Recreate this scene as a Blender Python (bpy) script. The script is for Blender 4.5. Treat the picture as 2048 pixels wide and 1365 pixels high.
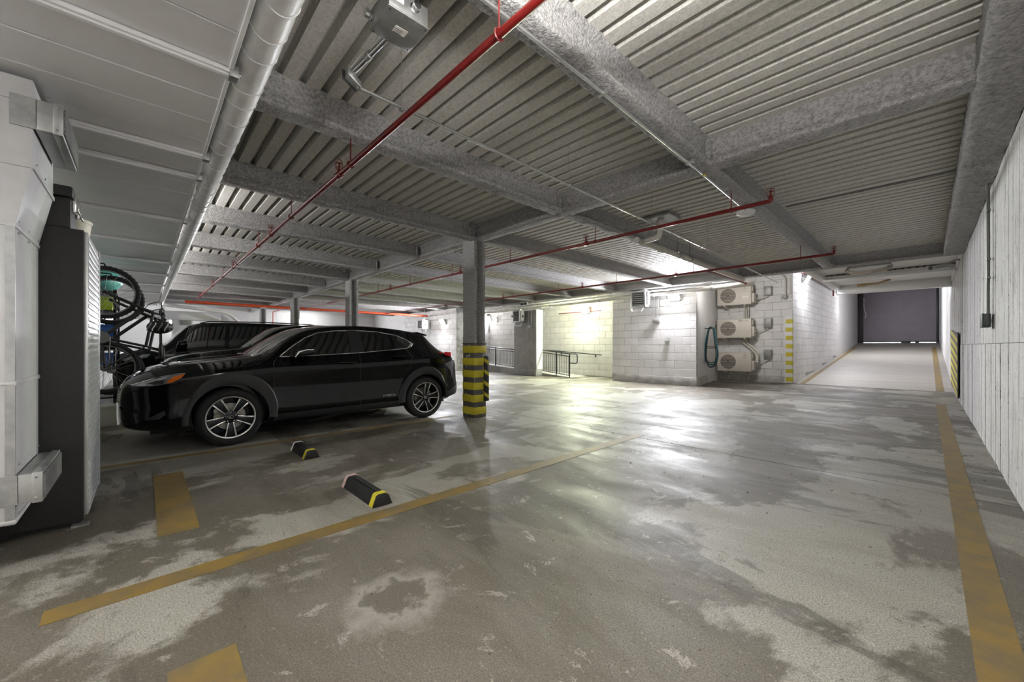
import bpy, bmesh, math, random
from mathutils import Vector, Matrix, noise
random.seed(7)
PI = math.pi
for o in list(bpy.data.objects): bpy.data.objects.remove(o)
SC = bpy.context.scene
COL = SC.collection

# ------------------------------------------------------------------ camera, world, exposure
H = 1.17
cam_d = bpy.data.cameras.new('camera')
cam_d.sensor_width = 36.0
cam_d.lens = 13.739
cam_d.shift_y = 9.5 / 2048
cam_d.clip_start = 0.05
cam_d.clip_end = 200
cam = bpy.data.objects.new('camera', cam_d)
COL.objects.link(cam)
cam.location = (0, 0, H)
cam.rotation_euler = (PI / 2, 0, math.radians(46.72))
SC.camera = cam
w = bpy.data.worlds.new('world')
SC.world = w
w.use_nodes = True
w.node_tree.nodes['Background'].inputs[0].default_value = (0.85, 0.92, 1.0, 1)
w.node_tree.nodes['Background'].inputs[1].default_value = 6.0
SC.view_settings.view_transform = 'Standard'
SC.view_settings.look = 'None'
SC.view_settings.gamma = 1
SC.view_settings.use_curve_mapping = False
SC.view_settings.exposure = 1.25
SC.cycles.adaptive_threshold = .03
SC.cycles.glossy_bounces = 3
SC.cycles.caustics_reflective = False
SC.cycles.caustics_refractive = False
FLOOD = 1.0          # overall gain of the lamps

# ------------------------------------------------------------------ helpers
WL = {}              # world translation of every object (only translations are used)


class MB:
    def __init__(s):
        s.v = []; s.f = []; s.m = []; s.cur = 0

    def face(s, idx):
        s.f.append(tuple(idx)); s.m.append(s.cur)

    def box(s, x0, x1, y0, y1, z0, z1):
        n = len(s.v)
        s.v += [(x0, y0, z0), (x1, y0, z0), (x1, y1, z0), (x0, y1, z0), (x0, y0, z1), (x1, y0, z1), (x1, y1, z1), (x0, y1, z1)]
        for q in ((0, 3, 2, 1), (4, 5, 6, 7), (0, 1, 5, 4), (1, 2, 6, 5), (2, 3, 7, 6), (3, 0, 4, 7)):
            s.face([n + i for i in q])
        return s

    def hexa(s, pts):
        n = len(s.v); s.v += [tuple(p) for p in pts]
        for q in ((0, 3, 2, 1), (4, 5, 6, 7), (0, 1, 5, 4), (1, 2, 6, 5), (2, 3, 7, 6), (3, 0, 4, 7)):
            s.face([n + i for i in q])
        return s

    def bar(s, a, b, wd, hd, up=(0, 0, 1)):
        a = Vector(a); b = Vector(b); d = (b - a).normalized(); u = Vector(up)
        if abs(d.dot(u)) > .98: u = Vector((1, 0, 0))
        r = d.cross(u).normalized(); u = r.cross(d)
        r = r * wd / 2; u = u * hd / 2
        return s.hexa([a - r - u, a + r - u, a + r + u, a - r + u, b - r - u, b + r - u, b + r + u, b - r + u])

    def tube(s, path, r, n=8, closed=False, cap=True):
        P = [Vector(p) for p in path]; m = len(P); rr = r if hasattr(r, '__len__') else [r] * m
        base = len(s.v); prev = None
        for i in range(m):
            if closed: t = (P[(i + 1) % m] - P[i - 1])
            else: t = P[min(i + 1, m - 1)] - P[max(i - 1, 0)]
            t = t.normalized() if t.length > 1e-9 else Vector((0, 0, 1))
            if prev is None:
                u = Vector((0, 0, 1)) if abs(t.z) < .9 else Vector((1, 0, 0))
                u = (u - t * u.dot(t)).normalized()
            else:
                u = prev - t * prev.dot(t)
                u = u.normalized() if u.length > 1e-6 else t.orthogonal().normalized()
            prev = u; v = t.cross(u)
            for k in range(n):
                an = 2 * PI * k / n
                s.v.append(tuple(P[i] + (u * math.cos(an) + v * math.sin(an)) * rr[i]))
        for i in range(m if closed else m - 1):
            j = (i + 1) % m
            for k in range(n):
                k2 = (k + 1) % n
                s.face((base + i * n + k, base + i * n + k2, base + j * n + k2, base + j * n + k))
        if cap and not closed:
            s.face([base + k for k in range(n)][::-1]); s.face([base + (m - 1) * n + k for k in range(n)])
        return s

    def lathe(s, prof, o=(0, 0, 0), ax=(0, 0, 1), n=24, cap=True):
        o = Vector(o); ax = Vector(ax).normalized(); u = ax.orthogonal().normalized(); v = ax.cross(u); b = len(s.v)
        for (r, h) in prof:
            for k in range(n):
                an = 2 * PI * k / n
                s.v.append(tuple(o + ax * h + (u * math.cos(an) + v * math.sin(an)) * r))
        for i in range(len(prof) - 1):
            for k in range(n):
                k2 = (k + 1) % n
                s.face((b + i * n + k, b + i * n + k2, b + (i + 1) * n + k2, b + (i + 1) * n + k))
        if cap:
            s.face([b + k for k in range(n)][::-1]); s.face([b + (len(prof) - 1) * n + k for k in range(n)])
        return s

    def prism(s, poly, fn0, fn1):
        """poly: 2-D points; fn0/fn1 map a 2-D point to 3-D for both ends"""
        b = len(s.v); n = len(poly)
        s.v += [tuple(fn0(p)) for p in poly] + [tuple(fn1(p)) for p in poly]
        s.face(range(b, b + n)); s.face([b + n + i for i in range(n)][::-1])
        for i in range(n):
            j = (i + 1) % n
            s.face((b + i, b + n + i, b + n + j, b + j))
        return s

    def sphere(s, c, r, n=12, m=8, sc=(1, 1, 1)):
        prof = []
        b = len(s.v); c = Vector(c)
        for i in range(m + 1):
            th = PI * i / m
            for k in range(n):
                an = 2 * PI * k / n
                s.v.append((c.x + sc[0] * r * math.sin(th) * math.cos(an), c.y + sc[1] * r * math.sin(th) * math.sin(an), c.z + sc[2] * r * math.cos(th)))
        for i in range(m):
            for k in range(n):
                k2 = (k + 1) % n
                s.face((b + i * n + k, b + (i + 1) * n + k, b + (i + 1) * n + k2, b + i * n + k2))
        return s

    def mesh(s, name, mat, bevel=0, smooth=35, fix=True, bseg=2):
        me = bpy.data.meshes.new(name)
        me.from_pydata(s.v, [], s.f)
        for m in (mat if isinstance(mat, (list, tuple)) else [mat]): me.materials.append(m)
        if any(s.m): me.polygons.foreach_set('material_index', s.m)
        bm = bmesh.new(); bm.from_mesh(me)
        if fix:
            bmesh.ops.remove_doubles(bm, verts=bm.verts, dist=1e-6)
            bmesh.ops.recalc_face_normals(bm, faces=bm.faces)
        if bevel:
            es = [e for e in bm.edges if len(e.link_faces) == 2 and e.calc_face_angle(0) > .5]
            bmesh.ops.bevel(bm, geom=es, offset=bevel, segments=bseg, affect='EDGES', profile=.5, clamp_overlap=True)
        bm.to_mesh(me); bm.free()
        if smooth:
            me.polygons.foreach_set('use_smooth', [True] * len(me.polygons))
            me.set_sharp_from_angle(angle=math.radians(smooth))
        return me


def link(name, data, parent=None, loc=None):
    o = bpy.data.objects.new(name, data); COL.objects.link(o)
    wl = Vector(loc) if loc is not None else Vector((0, 0, 0))
    if parent is not None:
        o.parent = parent; o.location = wl - WL[parent.name]
    else:
        o.location = wl
    WL[o.name] = wl
    return o


def tag(o, label=None, cat=None, group=None, kind=None):
    if label: o['label'] = label
    if cat: o['category'] = cat
    if group: o['group'] = group
    if kind: o['kind'] = kind
    return o


def thing(name, label, cat, loc, group=None, kind=None):
    return tag(link(name, None, None, loc), label, cat, group, kind)


def part(name, mb, mat, parent, bevel=0, smooth=35, bseg=2, label=None, loc=None):
    o = link(name, mb.mesh(name, mat, bevel, smooth, bseg=bseg), parent, loc)
    if label: o['label'] = label
    return o


def one(name, mb, mat, label, cat, group=None, bevel=0, smooth=35, kind=None):
    o = link(name, mb.mesh(name, mat, bevel, smooth)); return tag(o, label, cat, group, kind)


def struct(name, mb, mat, label=None, cat=None, bevel=0, smooth=35):
    o = link(name, mb.mesh(name, mat, bevel, smooth)); return tag(o, label, cat, None, 'structure')


def copy_tree(o, dloc, parent=None, top=True):
    c = o.copy(); COL.objects.link(c)
    if top:
        c.location = Vector(o.location) + Vector(dloc)
        WL[c.name] = WL[o.name] + Vector(dloc)
    else:
        c.parent = parent; WL[c.name] = WL[o.name] + Vector(dloc)
    for ch in list(o.children): copy_tree(ch, dloc, c, False)
    return c


def arc(c, r, a0, a1, n, fn):
    return [fn(c[0] + r * math.cos(a0 + (a1 - a0) * i / n), c[1] + r * math.sin(a0 + (a1 - a0) * i / n)) for i in range(n + 1)]


def fillet(path, r, n=5):
    P = [Vector(p) for p in path]; out = [P[0]]
    for i in range(1, len(P) - 1):
        a = (P[i - 1] - P[i]); b = (P[i + 1] - P[i]); d = min(r, a.length * .45, b.length * .45)
        p0 = P[i] + a.normalized() * d; p1 = P[i] + b.normalized() * d
        for k in range(n + 1):
            t = k / n
            out.append(p0 * (1 - t) ** 2 + P[i] * 2 * t * (1 - t) + p1 * t * t)
    out.append(P[-1]); return out


# ------------------------------------------------------------------ materials
def mat(name, col, rough=.5, metal=0, noise_amt=0, noise_scale=8, bump=0, bump_scale=60, spec=.5, emit=None, estr=0, coat=0, detail=6, dark=None, rand=0, bump_dist=.01):
    m = bpy.data.materials.new(name); m.use_nodes = True
    nt = m.node_tree; b = nt.nodes['Principled BSDF']
    b.inputs['Base Color'].default_value = (*col, 1); b.inputs['Roughness'].default_value = rough; b.inputs['Metallic'].default_value = metal
    b.inputs['Specular IOR Level'].default_value = spec
    if coat: b.inputs['Coat Weight'].default_value = coat; b.inputs['Coat Roughness'].default_value = .03
    if emit: b.inputs['Emission Color'].default_value = (*emit, 1); b.inputs['Emission Strength'].default_value = estr
    geo = nt.nodes.new('ShaderNodeNewGeometry')
    if noise_amt or rand:
        mix = nt.nodes.new('ShaderNodeMix'); mix.data_type = 'RGBA'
        d = dark or tuple(c * (1 - noise_amt) for c in col)
        mix.inputs['A'].default_value = (*col, 1); mix.inputs['B'].default_value = (*d, 1)
        nz = nt.nodes.new('ShaderNodeTexNoise'); nz.inputs['Scale'].default_value = noise_scale; nz.inputs['Detail'].default_value = detail; nz.inputs['Roughness'].default_value = .65
        nt.links.new(geo.outputs['Position'], nz.inputs['Vector'])
        rp = nt.nodes.new('ShaderNodeMapRange'); rp.inputs['From Min'].default_value = .38; rp.inputs['From Max'].default_value = .68
        nt.links.new(nz.outputs['Fac'], rp.inputs['Value'])
        nt.links.new(rp.outputs['Result'], mix.inputs['Factor'])
        src = mix.outputs['Result']
        if rand:
            oi = nt.nodes.new('ShaderNodeObjectInfo'); hs = nt.nodes.new('ShaderNodeHueSaturation')
            mr = nt.nodes.new('ShaderNodeMapRange'); mr.inputs['To Min'].default_value = 1 - rand; mr.inputs['To Max'].default_value = 1 + rand * .4
            nt.links.new(oi.outputs['Random'], mr.inputs['Value']); nt.links.new(mr.outputs['Result'], hs.inputs['Value'])
            nt.links.new(src, hs.inputs['Color']); src = hs.outputs['Color']
        nt.links.new(src, b.inputs['Base Color'])
    if bump:
        nb = nt.nodes.new('ShaderNodeTexNoise'); nb.inputs['Scale'].default_value = bump_scale; nb.inputs['Detail'].default_value = 4
        nt.links.new(geo.outputs['Position'], nb.inputs['Vector'])
        bp = nt.nodes.new('ShaderNodeBump'); bp.inputs['Strength'].default_value = bump; bp.inputs['Distance'].default_value = bump_dist
        nt.links.new(nb.outputs['Fac'], bp.inputs['Height']); nt.links.new(bp.outputs['Normal'], b.inputs['Normal'])
    return m


def floor_mat(name, ramp=False):
    m = bpy.data.materials.new(name); m.use_nodes = True
    nt = m.node_tree; L = nt.links.new; N = nt.nodes.new; b = nt.nodes['Principled BSDF']
    geo = N('ShaderNodeNewGeometry')

    def nz(scale, detail, rough, dist, sx=1, sy=1, off=0, rot=0):
        mp = N('ShaderNodeMapping'); mp.inputs['Scale'].default_value = (sx, sy, 1); mp.inputs['Location'].default_value = (off, off * .7, 0); mp.inputs['Rotation'].default_value = (0, 0, rot)
        L(geo.outputs['Position'], mp.inputs['Vector'])
        t = N('ShaderNodeTexNoise'); t.inputs['Scale'].default_value = scale; t.inputs['Detail'].default_value = detail; t.inputs['Roughness'].default_value = rough; t.inputs['Distortion'].default_value = dist
        L(mp.outputs['Vector'], t.inputs['Vector']); return t.outputs['Fac']

    def ramp_(v, a, c, lo=0, hi=1):
        r = N('ShaderNodeMapRange'); r.inputs['From Min'].default_value = a; r.inputs['From Max'].default_value = c
        r.inputs['To Min'].default_value = lo; r.inputs['To Max'].default_value = hi
        L(v, r.inputs['Value']); return r.outputs['Result']

    def mixc(f, A, B):
        x = N('ShaderNodeMix'); x.data_type = 'RGBA'
        for s, v in (('A', A), ('B', B)):
            if isinstance(v, tuple): x.inputs[s].default_value = (*v, 1)
            else: L(v, x.inputs[s])
        if isinstance(f, float): x.inputs['Factor'].default_value = f
        else: L(f, x.inputs['Factor'])
        return x.outputs['Result']

    def mul(a, c):
        x = N('ShaderNodeMath'); x.operation = 'MULTIPLY'
        for i, v in enumerate((a, c)):
            if isinstance(v, float): x.inputs[i].default_value = v
            else: L(v, x.inputs[i])
        return x.outputs[0]
    if ramp:
        base = mixc(ramp_(nz(1.2, 8, .6, .2, .4, 2.2), .35, .65), (.33, .305, .27), (.25, .23, .20))
        L(mixc(ramp_(nz(60, 3, .5, 0), .35, .7), base, (.27, .25, .225)), b.inputs['Base Color'])
        b.inputs['Roughness'].default_value = .55
        return m
    brown, pale, dark = (.124, .110, .084), (.365, .35, .308), (.066, .059, .047)
    isl = ramp_(nz(.62, 14, .64, .35, 1.0, .62, 3.1, .25), .500, .528)            # ragged worn islands
    isl2 = ramp_(nz(1.1, 10, .68, .8, .55, 1.5, 9.4, .5), .44, .60)
    base = mixc(isl, brown, pale)
    base = mixc(mul(isl2, .5), base, (.235, .215, .185))
    wet = ramp_(nz(.95, 12, .62, .5, .5, 1.7, 21.7, .3), .563, .585)               # damp stains, stretched along the tyre sweep
    base = mixc(mul(wet, .62), base, dark)
    flake = ramp_(nz(5.5, 8, .75, .6, 1, 1, 4.2), .60, .64)                      # peeled sealer flakes
    base = mixc(mul(flake, .5), base, (.52, .49, .45))
    grit = ramp_(nz(150, 3, .6, 0), .42, .60)
    base = mixc(mul(grit, .58), base, (.070, .062, .050))
    chip = ramp_(nz(70, 4, .7, 0, 1, 1, 31), .60, .66)
    base = mixc(mul(chip, .35), base, (.42, .40, .36))
    speck = ramp_(nz(46, 2, .4, 0, 1, 1, 13), .70, .73)
    base = mixc(mul(speck, .7), base, (.05, .043, .036))
    # one round damp stain near the camera
    vd = N('ShaderNodeVectorMath'); vd.operation = 'DISTANCE'; vd.inputs[1].default_value = (-1.69, .85, 0)
    L(geo.outputs['Position'], vd.inputs[0])
    ad = N('ShaderNodeMath'); ad.operation = 'ADD'; L(vd.outputs['Value'], ad.inputs[0]); L(ramp_(nz(9, 6, .6, 0), .3, .7, -.06, .06), ad.inputs[1])
    base = mixc(ramp_(ad.outputs[0], .125, .085, 0., .5), base, (.10, .09, .076))
    base = mixc(mul(ramp_(ad.outputs[0], .12, .15, 0., 1.), ramp_(ad.outputs[0], .26, .15, 0., .5)), base, (.40, .38, .345))
    L(base, b.inputs['Base Color'])
    rg = ramp_(nz(1.6, 8, .6, .4, .6, 1.4, 5.5), .35, .65, .38, .64)
    rg2 = N('ShaderNodeMath'); rg2.operation = 'ADD'; L(rg, rg2.inputs[0]); L(mul(grit, .16), rg2.inputs[1])
    L(rg2.outputs[0], b.inputs['Roughness'])
    b.inputs['Specular IOR Level'].default_value = .3
    bp = N('ShaderNodeBump'); bp.inputs['Strength'].default_value = .22; bp.inputs['Distance'].default_value = .004
    L(nz(120, 4, .6, 0), bp.inputs['Height']); L(bp.outputs['Normal'], b.inputs['Normal'])
    return m


def boardwall_mat():
    m = bpy.data.materials.new('board_concrete'); m.use_nodes = True
    nt = m.node_tree; L = nt.links.new; N = nt.nodes.new; b = nt.nodes['Principled BSDF']
    geo = N('ShaderNodeNewGeometry')

    def nz(scale, sc, detail=8, rough=.6):
        mp = N('ShaderNodeMapping'); mp.inputs['Scale'].default_value = sc; L(geo.outputs['Position'], mp.inputs['Vector'])
        t = N('ShaderNodeTexNoise'); t.inputs['Scale'].default_value = scale; t.inputs['Detail'].default_value = detail; t.inputs['Roughness'].default_value = rough
        L(mp.outputs['Vector'], t.inputs['Vector']); return t.outputs['Fac']

    def rg(v, a, c, lo=0., hi=1.):
        r = N('ShaderNodeMapRange'); r.inputs['From Min'].default_value = a; r.inputs['From Max'].default_value = c; r.inputs['To Min'].default_value = lo; r.inputs['To Max'].default_value = hi
        L(v, r.inputs['Value']); return r.outputs['Result']

    def mx(f, A, B):
        x = N('ShaderNodeMix'); x.data_type = 'RGBA'; L(f, x.inputs['Factor'])
        for s, v in (('A', A), ('B', B)):
            if isinstance(v, tuple): x.inputs[s].default_value = (*v, 1)
            else: L(v, x.inputs[s])
        return x.outputs['Result']
    c = mx(rg(nz(3, (1, 4, .5)), .3, .7), (.70, .69, .685), (.56, .55, .545))
    c = mx(rg(nz(5, (1, 6, .45), 10, .72), .565, .62, 0, .8), c, (.12, .115, .11))      # flaked black streaks
    c = mx(rg(nz(24, (1, 2.6, .6), 3), .625, .655, 0, .92), c, (.05, .048, .045))
    c = mx(rg(nz(60, (1, 1.5, .8), 2), .66, .69, 0, .8), c, (.08, .078, .075))        # bug holes
    c = mx(rg(nz(1.3, (1, 1.6, .8), 9, .72), .56, .68, 0, .55), c, (.30, .29, .28))
    L(c, b.inputs['Base Color']); b.inputs['Roughness'].default_value = .75
    bp = N('ShaderNodeBump'); bp.inputs['Strength'].default_value = .4; bp.inputs['Distance'].default_value = .006
    L(nz(26, (1, 3, .6)), bp.inputs['Height']); L(bp.outputs['Normal'], b.inputs['Normal'])
    return m


M = dict(
    floor=floor_mat('concrete_floor'), ramp=floor_mat('concrete_ramp', True), board=boardwall_mat(),
    block=mat('painted_block', (.74, .725, .72), .6, noise_amt=.12, noise_scale=3, bump=.25, bump_scale=110, rand=.06, bump_dist=.004),
    wallcore=mat('wall_core', (.16, .155, .15), .9, noise_amt=.8, noise_scale=5, detail=9),
    joint=mat('block_joint', (.47, .46, .455), .8, noise_amt=.6, noise_scale=6),
    curb=mat('painted_curb', (.55, .535, .515), .75, noise_amt=.4, noise_scale=5, bump=.4, bump_scale=60),
    concrete=mat('plain_concrete', (.36, .35, .34), .8, noise_amt=.25, noise_scale=4, bump=.2),
    white=mat('white_metal', (.74, .74, .745), .42, noise_amt=.06, noise_scale=2),
    panel=mat('white_panel', (.80, .79, .795), .38, noise_amt=.10, noise_scale=1.5, bump=.05, bump_scale=20),
    plenum=mat('white_duct', (.60, .60, .60), .45, noise_amt=.18, noise_scale=3),
    wrap=mat('pipe_wrap', (.80, .79, .79), .35, noise_amt=.10, noise_scale=6, bump=.3, bump_scale=30),
    fire=mat('fireproofing', (.50, .49, .485), .95, noise_amt=.5, noise_scale=42, bump=1.0, bump_scale=75, detail=3, bump_dist=.02),
    deck=mat('deck_paint', (.72, .70, .655), .65, noise_amt=.30, noise_scale=55, bump=.35, bump_scale=90, detail=5, bump_dist=.006),
    steelg=mat('galvanised', (.50, .51, .50), .42, .75, noise_amt=.35, noise_scale=9),
    chrome=mat('bright_steel', (.78, .78, .79), .16, 1.0),
    red=mat('red_pipe', (.17, .008, .007), .32, noise_amt=.25, noise_scale=20),
    orange=mat('orange_main', (.62, .085, .03), .4),
    paint=mat('car_paint', (.003, .0035, .0048), .06, 0, spec=.42),
    paint2=mat('car_paint_green', (.003, .0045, .0045), .08, 0, spec=.42),
    clad=mat('car_cladding', (.020, .021, .023), .55, bump=.1, bump_scale=300),
    glass=mat('car_glass', (.006, .008, .009), .03, 0, spec=.9, coat=1),
    rubber=mat('rubber', (.012, .012, .013), .75, bump=.2, bump_scale=80),
    rim=mat('machined_rim', (.80, .80, .80), .22, .9), rimd=mat('dark_rim', (.020, .022, .03), .2, .3),
    disc=mat('brake_disc', (.33, .33, .30), .4, .8),
    amber=mat('amber_lens', (.75, .16, .015), .18), redl=mat('tail_lens', (.62, .016, .022), .15), lamp=mat('lamp_glass', (.30, .31, .33), .06, .5),
    badge=mat('badge_white', (.75, .75, .76), .25, .3),
    yellow=mat('yellow_paint', (.58, .50, .03), .5, noise_amt=.15, noise_scale=8),
    yline=mat('worn_yellow', (.215, .140, .028), .62, noise_amt=.55, noise_scale=5, dark=(.13, .098, .055), detail=12),
    sgrey=mat('stripe_grey', (.105, .095, .088), .55, noise_amt=.35, noise_scale=12),
    blk=mat('black_plastic', (.012, .012, .013), .5), blkp=mat('black_powder', (.022, .021, .022), .55, bump=.3, bump_scale=220, noise_amt=.3, noise_scale=120),
    silver=mat('silver_foil', (.62, .63, .64), .34, .55, noise_amt=.12, noise_scale=10),
    beige=mat('ac_beige', (.60, .56, .50), .5, noise_amt=.06), beige2=mat('ac_grille', (.20, .172, .145), .6), cavity=mat('dark_cavity', (.03, .028, .026), .8),
    pvc=mat('cream_pipe', (.62, .60, .54), .45, noise_amt=.15, noise_scale=7),
    conduit=mat('conduit', (.55, .55, .54), .32, .8, noise_amt=.15),
    conduitd=mat('dark_conduit', (.17, .17, .165), .42, .6),
    boxg=mat('grey_box', (.30, .305, .29), .45, .3, noise_amt=.2, noise_scale=14),
    boxd=mat('dark_box', (.075, .085, .078), .45, .3, noise_amt=.3, noise_scale=20),
    hose=mat('teal_hose', (.015, .12, .15), .4), hose2=mat('dark_hose', (.012, .03, .035), .4),
    rail=mat('rail_black', (.022, .024, .027), .35),
    door=mat('shutter', (.25, .222, .25), .5, .35, noise_amt=.12, noise_scale=2), doord=mat('shutter_guide', (.045, .042, .045), .5, .3),
    teal=mat('teal_bag', (.16, .52, .47), .35), lime=mat('lime_plastic', (.42, .58, .03), .4), blue=mat('blue_plastic', (.03, .10, .32), .4),
    tile=mat('white_board', (.72, .71, .70), .5), label=mat('paper_label', (.75, .73, .68), .6), ink=mat('ink', (.03, .028, .028), .6), inkred=mat('ink_red', (.25, .03, .02), .5),
    wood=mat('cream_lid', (.60, .56, .47), .5), redp=mat('red_plastic', (.35, .02, .02), .45), grit=mat('floor_grit', (.16, .14, .12), .9),
    pink=mat('pale_reflector', (.62, .42, .40), .4), drain=mat('drain_iron', (.06, .055, .05), .6, .4), cable=mat('tan_cable', (.42, .30, .18), .6),
    lensm=mat('lamp_lens', (.9, .9, .9), .3, emit=(1.0, .99, .97), estr=26), lensg=mat('lamp_lens_warm', (.9, .9, .85), .3, emit=(1.0, 1.0, .88), estr=26),
)

# ------------------------------------------------------------------ the setting
XR, XL = .46, -23.5
YB, YW, YN, YH, YR, YD = -4.2, 11.5, 12.4, 14.5, 14.74, 31.0
XRAMP = -2.83
floor = thing('floor', 'worn grey concrete garage floor with damp stains', 'floor', (0, 0, 0), kind='structure')
xs, ys = [XL - .2, -12.0, -4.06, XR + .05], [YB - .1, 4.6, 11.6, YR - .12]
for i in range(3):
    for j in range(3):
        part('slab', MB().box(xs[i] + .003, xs[i + 1] - .003, ys[j] + .003, ys[j + 1] - .003, -.16, 0), M['floor'], floor, bevel=.004, bseg=1)
part('sub_base', MB().box(XL - .3, XR + .1, YB - .2, YR, -.2, -.012), M['cavity'], floor)
rz = lambda y: (y - YR) * 1.34 / (YD - YR)
struct('ramp', MB().hexa([(XRAMP - .1, YR, -.3), (XR + .05, YR, -.3), (XR + .05, 34, -.3), (XRAMP - .1, 34, -.3), (XRAMP - .1, YR, 0), (XR + .05, YR, 0), (XR + .05, 34, rz(34)), (XRAMP - .1, 34, rz(34))]), M['ramp'], 'concrete vehicle ramp rising to the roll-up door', 'ramp')
dr = thing('trench_drain', 'slotted iron trench drain across the foot of the ramp', 'drain', (-1.2, YR - .06, 0))
part('channel', MB().box(XRAMP, XR, YR - .118, YR - .002, -.16, -.03), M['cavity'], dr)
for k in range(66):
    x = XRAMP + .02 + k * .0495
    part('grate_bar', MB().box(x, x + .026, YR - .115, YR - .005, -.03, .001), M['drain'], dr, smooth=0) if k == 0 else None
    if k == 0: gb = [c for c in dr.children if c.name.startswith('grate_bar')][0]
    else:
        c = gb.copy(); COL.objects.link(c); c.parent = dr; c.location = gb.location + Vector((k * .0495, 0, 0)); WL[c.name] = WL[gb.name]

# right wall: board-marked concrete, each board face a piece of its own
wr = struct('wall_right', MB().box(XR + .012, XR + .25, YB - .2, 34, -.3, 5.6), [M['wallcore']], 'long white board-formed concrete wall with black flaked streaks', 'wall')
y = 1.2; lvl = 1.19
while y < 17:
    wd = random.choice((.14, .18, .22, .26, .3)); g = .004
    for (z0, z1) in ((.0, lvl), (lvl + .005, 2.92)):
        if z0 > 0 and random.random() < .35: pass
        t = random.uniform(.001, .009)
        zz0 = max(z0, rz(y) if y > YR else 0) + .001
        part('board', MB().box(XR + .012 - t, XR + .03, y + g / 2, y + wd - g / 2, zz0, z1), M['board'], wr, smooth=0)
    y += wd
part('plain_face', MB().box(XR + .004, XR + .03, YB - .1, 1.2, 0, 3.2).box(XR + .004, XR + .03, 17.0, 33.5, .0, 5.3), M['board'], wr)
part('smooth_band', MB().box(XR - .012, XR + .03, 3.0, 17, 2.925, 3.3), M['white'], wr, bevel=.004)

_bm = {}


def blocks(wall, p0, ux, L, z0, z1, nrm, bl=.47, bh=.234, first=0, zfun=None):
    """running-bond blocks on a plane: p0 start point, ux unit direction along the wall, nrm outward normal"""
    ux = Vector(ux); nr = Vector(nrm); ang = math.atan2(ux.y, ux.x)
    key = (bl, bh)
    if key not in _bm:
        _bm[key] = MB().box(-bl / 2 + .004, bl / 2 - .004, -.014, .014, -bh / 2 + .004, bh / 2 - .004).mesh('block', M['block'], bevel=.006, bseg=1)
    r = 0; z = z0
    while z + bh * .4 < z1:
        h = min(bh, z1 - z); x = -(bl / 2 if (r + first) % 2 else 0)
        while x < L - .02:
            a, b = max(x, 0), min(x + bl, L)
            c = Vector(p0) + ux * ((a + b) / 2) + nr * (random.uniform(-.0025, .0015) - .008)
            if b - a > .05 and (zfun is None or z > zfun(c)):
                o = link('block', _bm[key], wall, (c.x, c.y, z + h / 2))
                o.rotation_euler = (0, 0, ang); o.scale = ((b - a) / bl, 1, h / bh)
            x += bl
        z += bh; r += 1


# lit wall piece beside the niche, alcove, ramp wall
XA, XB_ = -7.27, -4.52
wa = struct('wall_front', MB().box(XA, XB_, YW + .004, YW + .06, 0, 3.9).box(XA, XA + .1, YW + .03, YN + .2, 0, 3.9), M['joint'], 'white block wall lit by a flood lamp, with unit heater and spigot', 'wall')
blocks(wa, (XA, YW, 0), (1, 0, 0), XB_ - XA, .255, 2.95, (0, -1, 0))
part('curb', MB().box(XA - .004, XB_ + .01, YW - .03, YW + .02, 0, .25), M['curb'], wa, bevel=.012)
sd = (Vector((-5.0, YH, 0)) - Vector((XB_, YW, 0))); sl = sd.length; sdu = sd.normalized(); sn = Vector((sdu.y, -sdu.x, 0))
wb = struct('wall_alcove', MB().hexa([(XB_, YW, 0), (XB_ - .5, YW, 0), (-5.6, YH + .2, 0), (-5.0, YH + .2, 0), (XB_, YW, 3.9), (XB_ - .5, YW, 3.9), (-5.6, YH + .2, 3.9), (-5.0, YH + .2, 3.9)]), M['block'], 'plain cream side wall of the alcove behind the coiled hose', 'wall')
part('curb', MB().bar((XB_ + .005, YW, .125), (-4.995, YH, .125), .02, .25), M['curb'], wb)
wh = struct('wall_back_alcove', MB().box(-5.6, XRAMP - .01, YH + .004, YH + .3, 0, 3.9), M['joint'], 'grey-white block wall behind the three outdoor units', 'wall')
blocks(wh, (-5.0, YH, 0), (1, 0, 0), XRAMP + 5.0 - .002, .2, 3.7, (0, -1, 0))
part('curb', MB().box(-5.0, XRAMP, YH - .02, YH + .02, 0, .2), M['curb'], wh, bevel=.01)
wl_ = struct('wall_ramp', MB().box(XRAMP - .25, XRAMP - .004, YH + .01, 34, -.2, 5.6), M['joint'], 'white block wall along the left side of the ramp', 'wall')
blocks(wl_, (XRAMP, YH, 0), (0, 1, 0), 8.5, .02, 3.6, (1, 0, 0), zfun=lambda c: rz(c.y) - .12)
part('painted_face', MB().box(XRAMP - .02, XRAMP + .001, YH + 8.5, 33, 0, 5.4), M['block'], wl_)
# niche walls and pillar
wn = struct('wall_niche', MB().box(-16, XA + .02, YN + .004, YN + .25, 0, 3.3), M['joint'], 'white block wall at the back of the railed walkway', 'wall')
blocks(wn, (-15.9, YN, 0), (1, 0, 0), 15.9 + XA, .02, 2.95, (0, -1, 0), bl=.485, bh=.238)
struct('wall_pillar', MB().box(-11.56, -10.33, 11.0, 11.32, 0, 2.56), M['concrete'], 'broad grey concrete pier between the two walkway openings', 'pillar', bevel=.012)
part('curb', MB().box(-11.58, -10.31, 10.97, 11.33, 0, .26), M['concrete'], bpy.data.objects['wall_pillar'], bevel=.012)
part('white_return', MB().box(-10.335, -10.30, 11.0, 11.34, .26, 2.56), M['white'], bpy.data.objects['wall_pillar'])
XF = -14.75
wf = struct('wall_far', MB().box(XL, XF, 10.40, 12.6, 0, 3.3), M['joint'], 'block wall behind the black car, washed by a flood lamp', 'wall')
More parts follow.
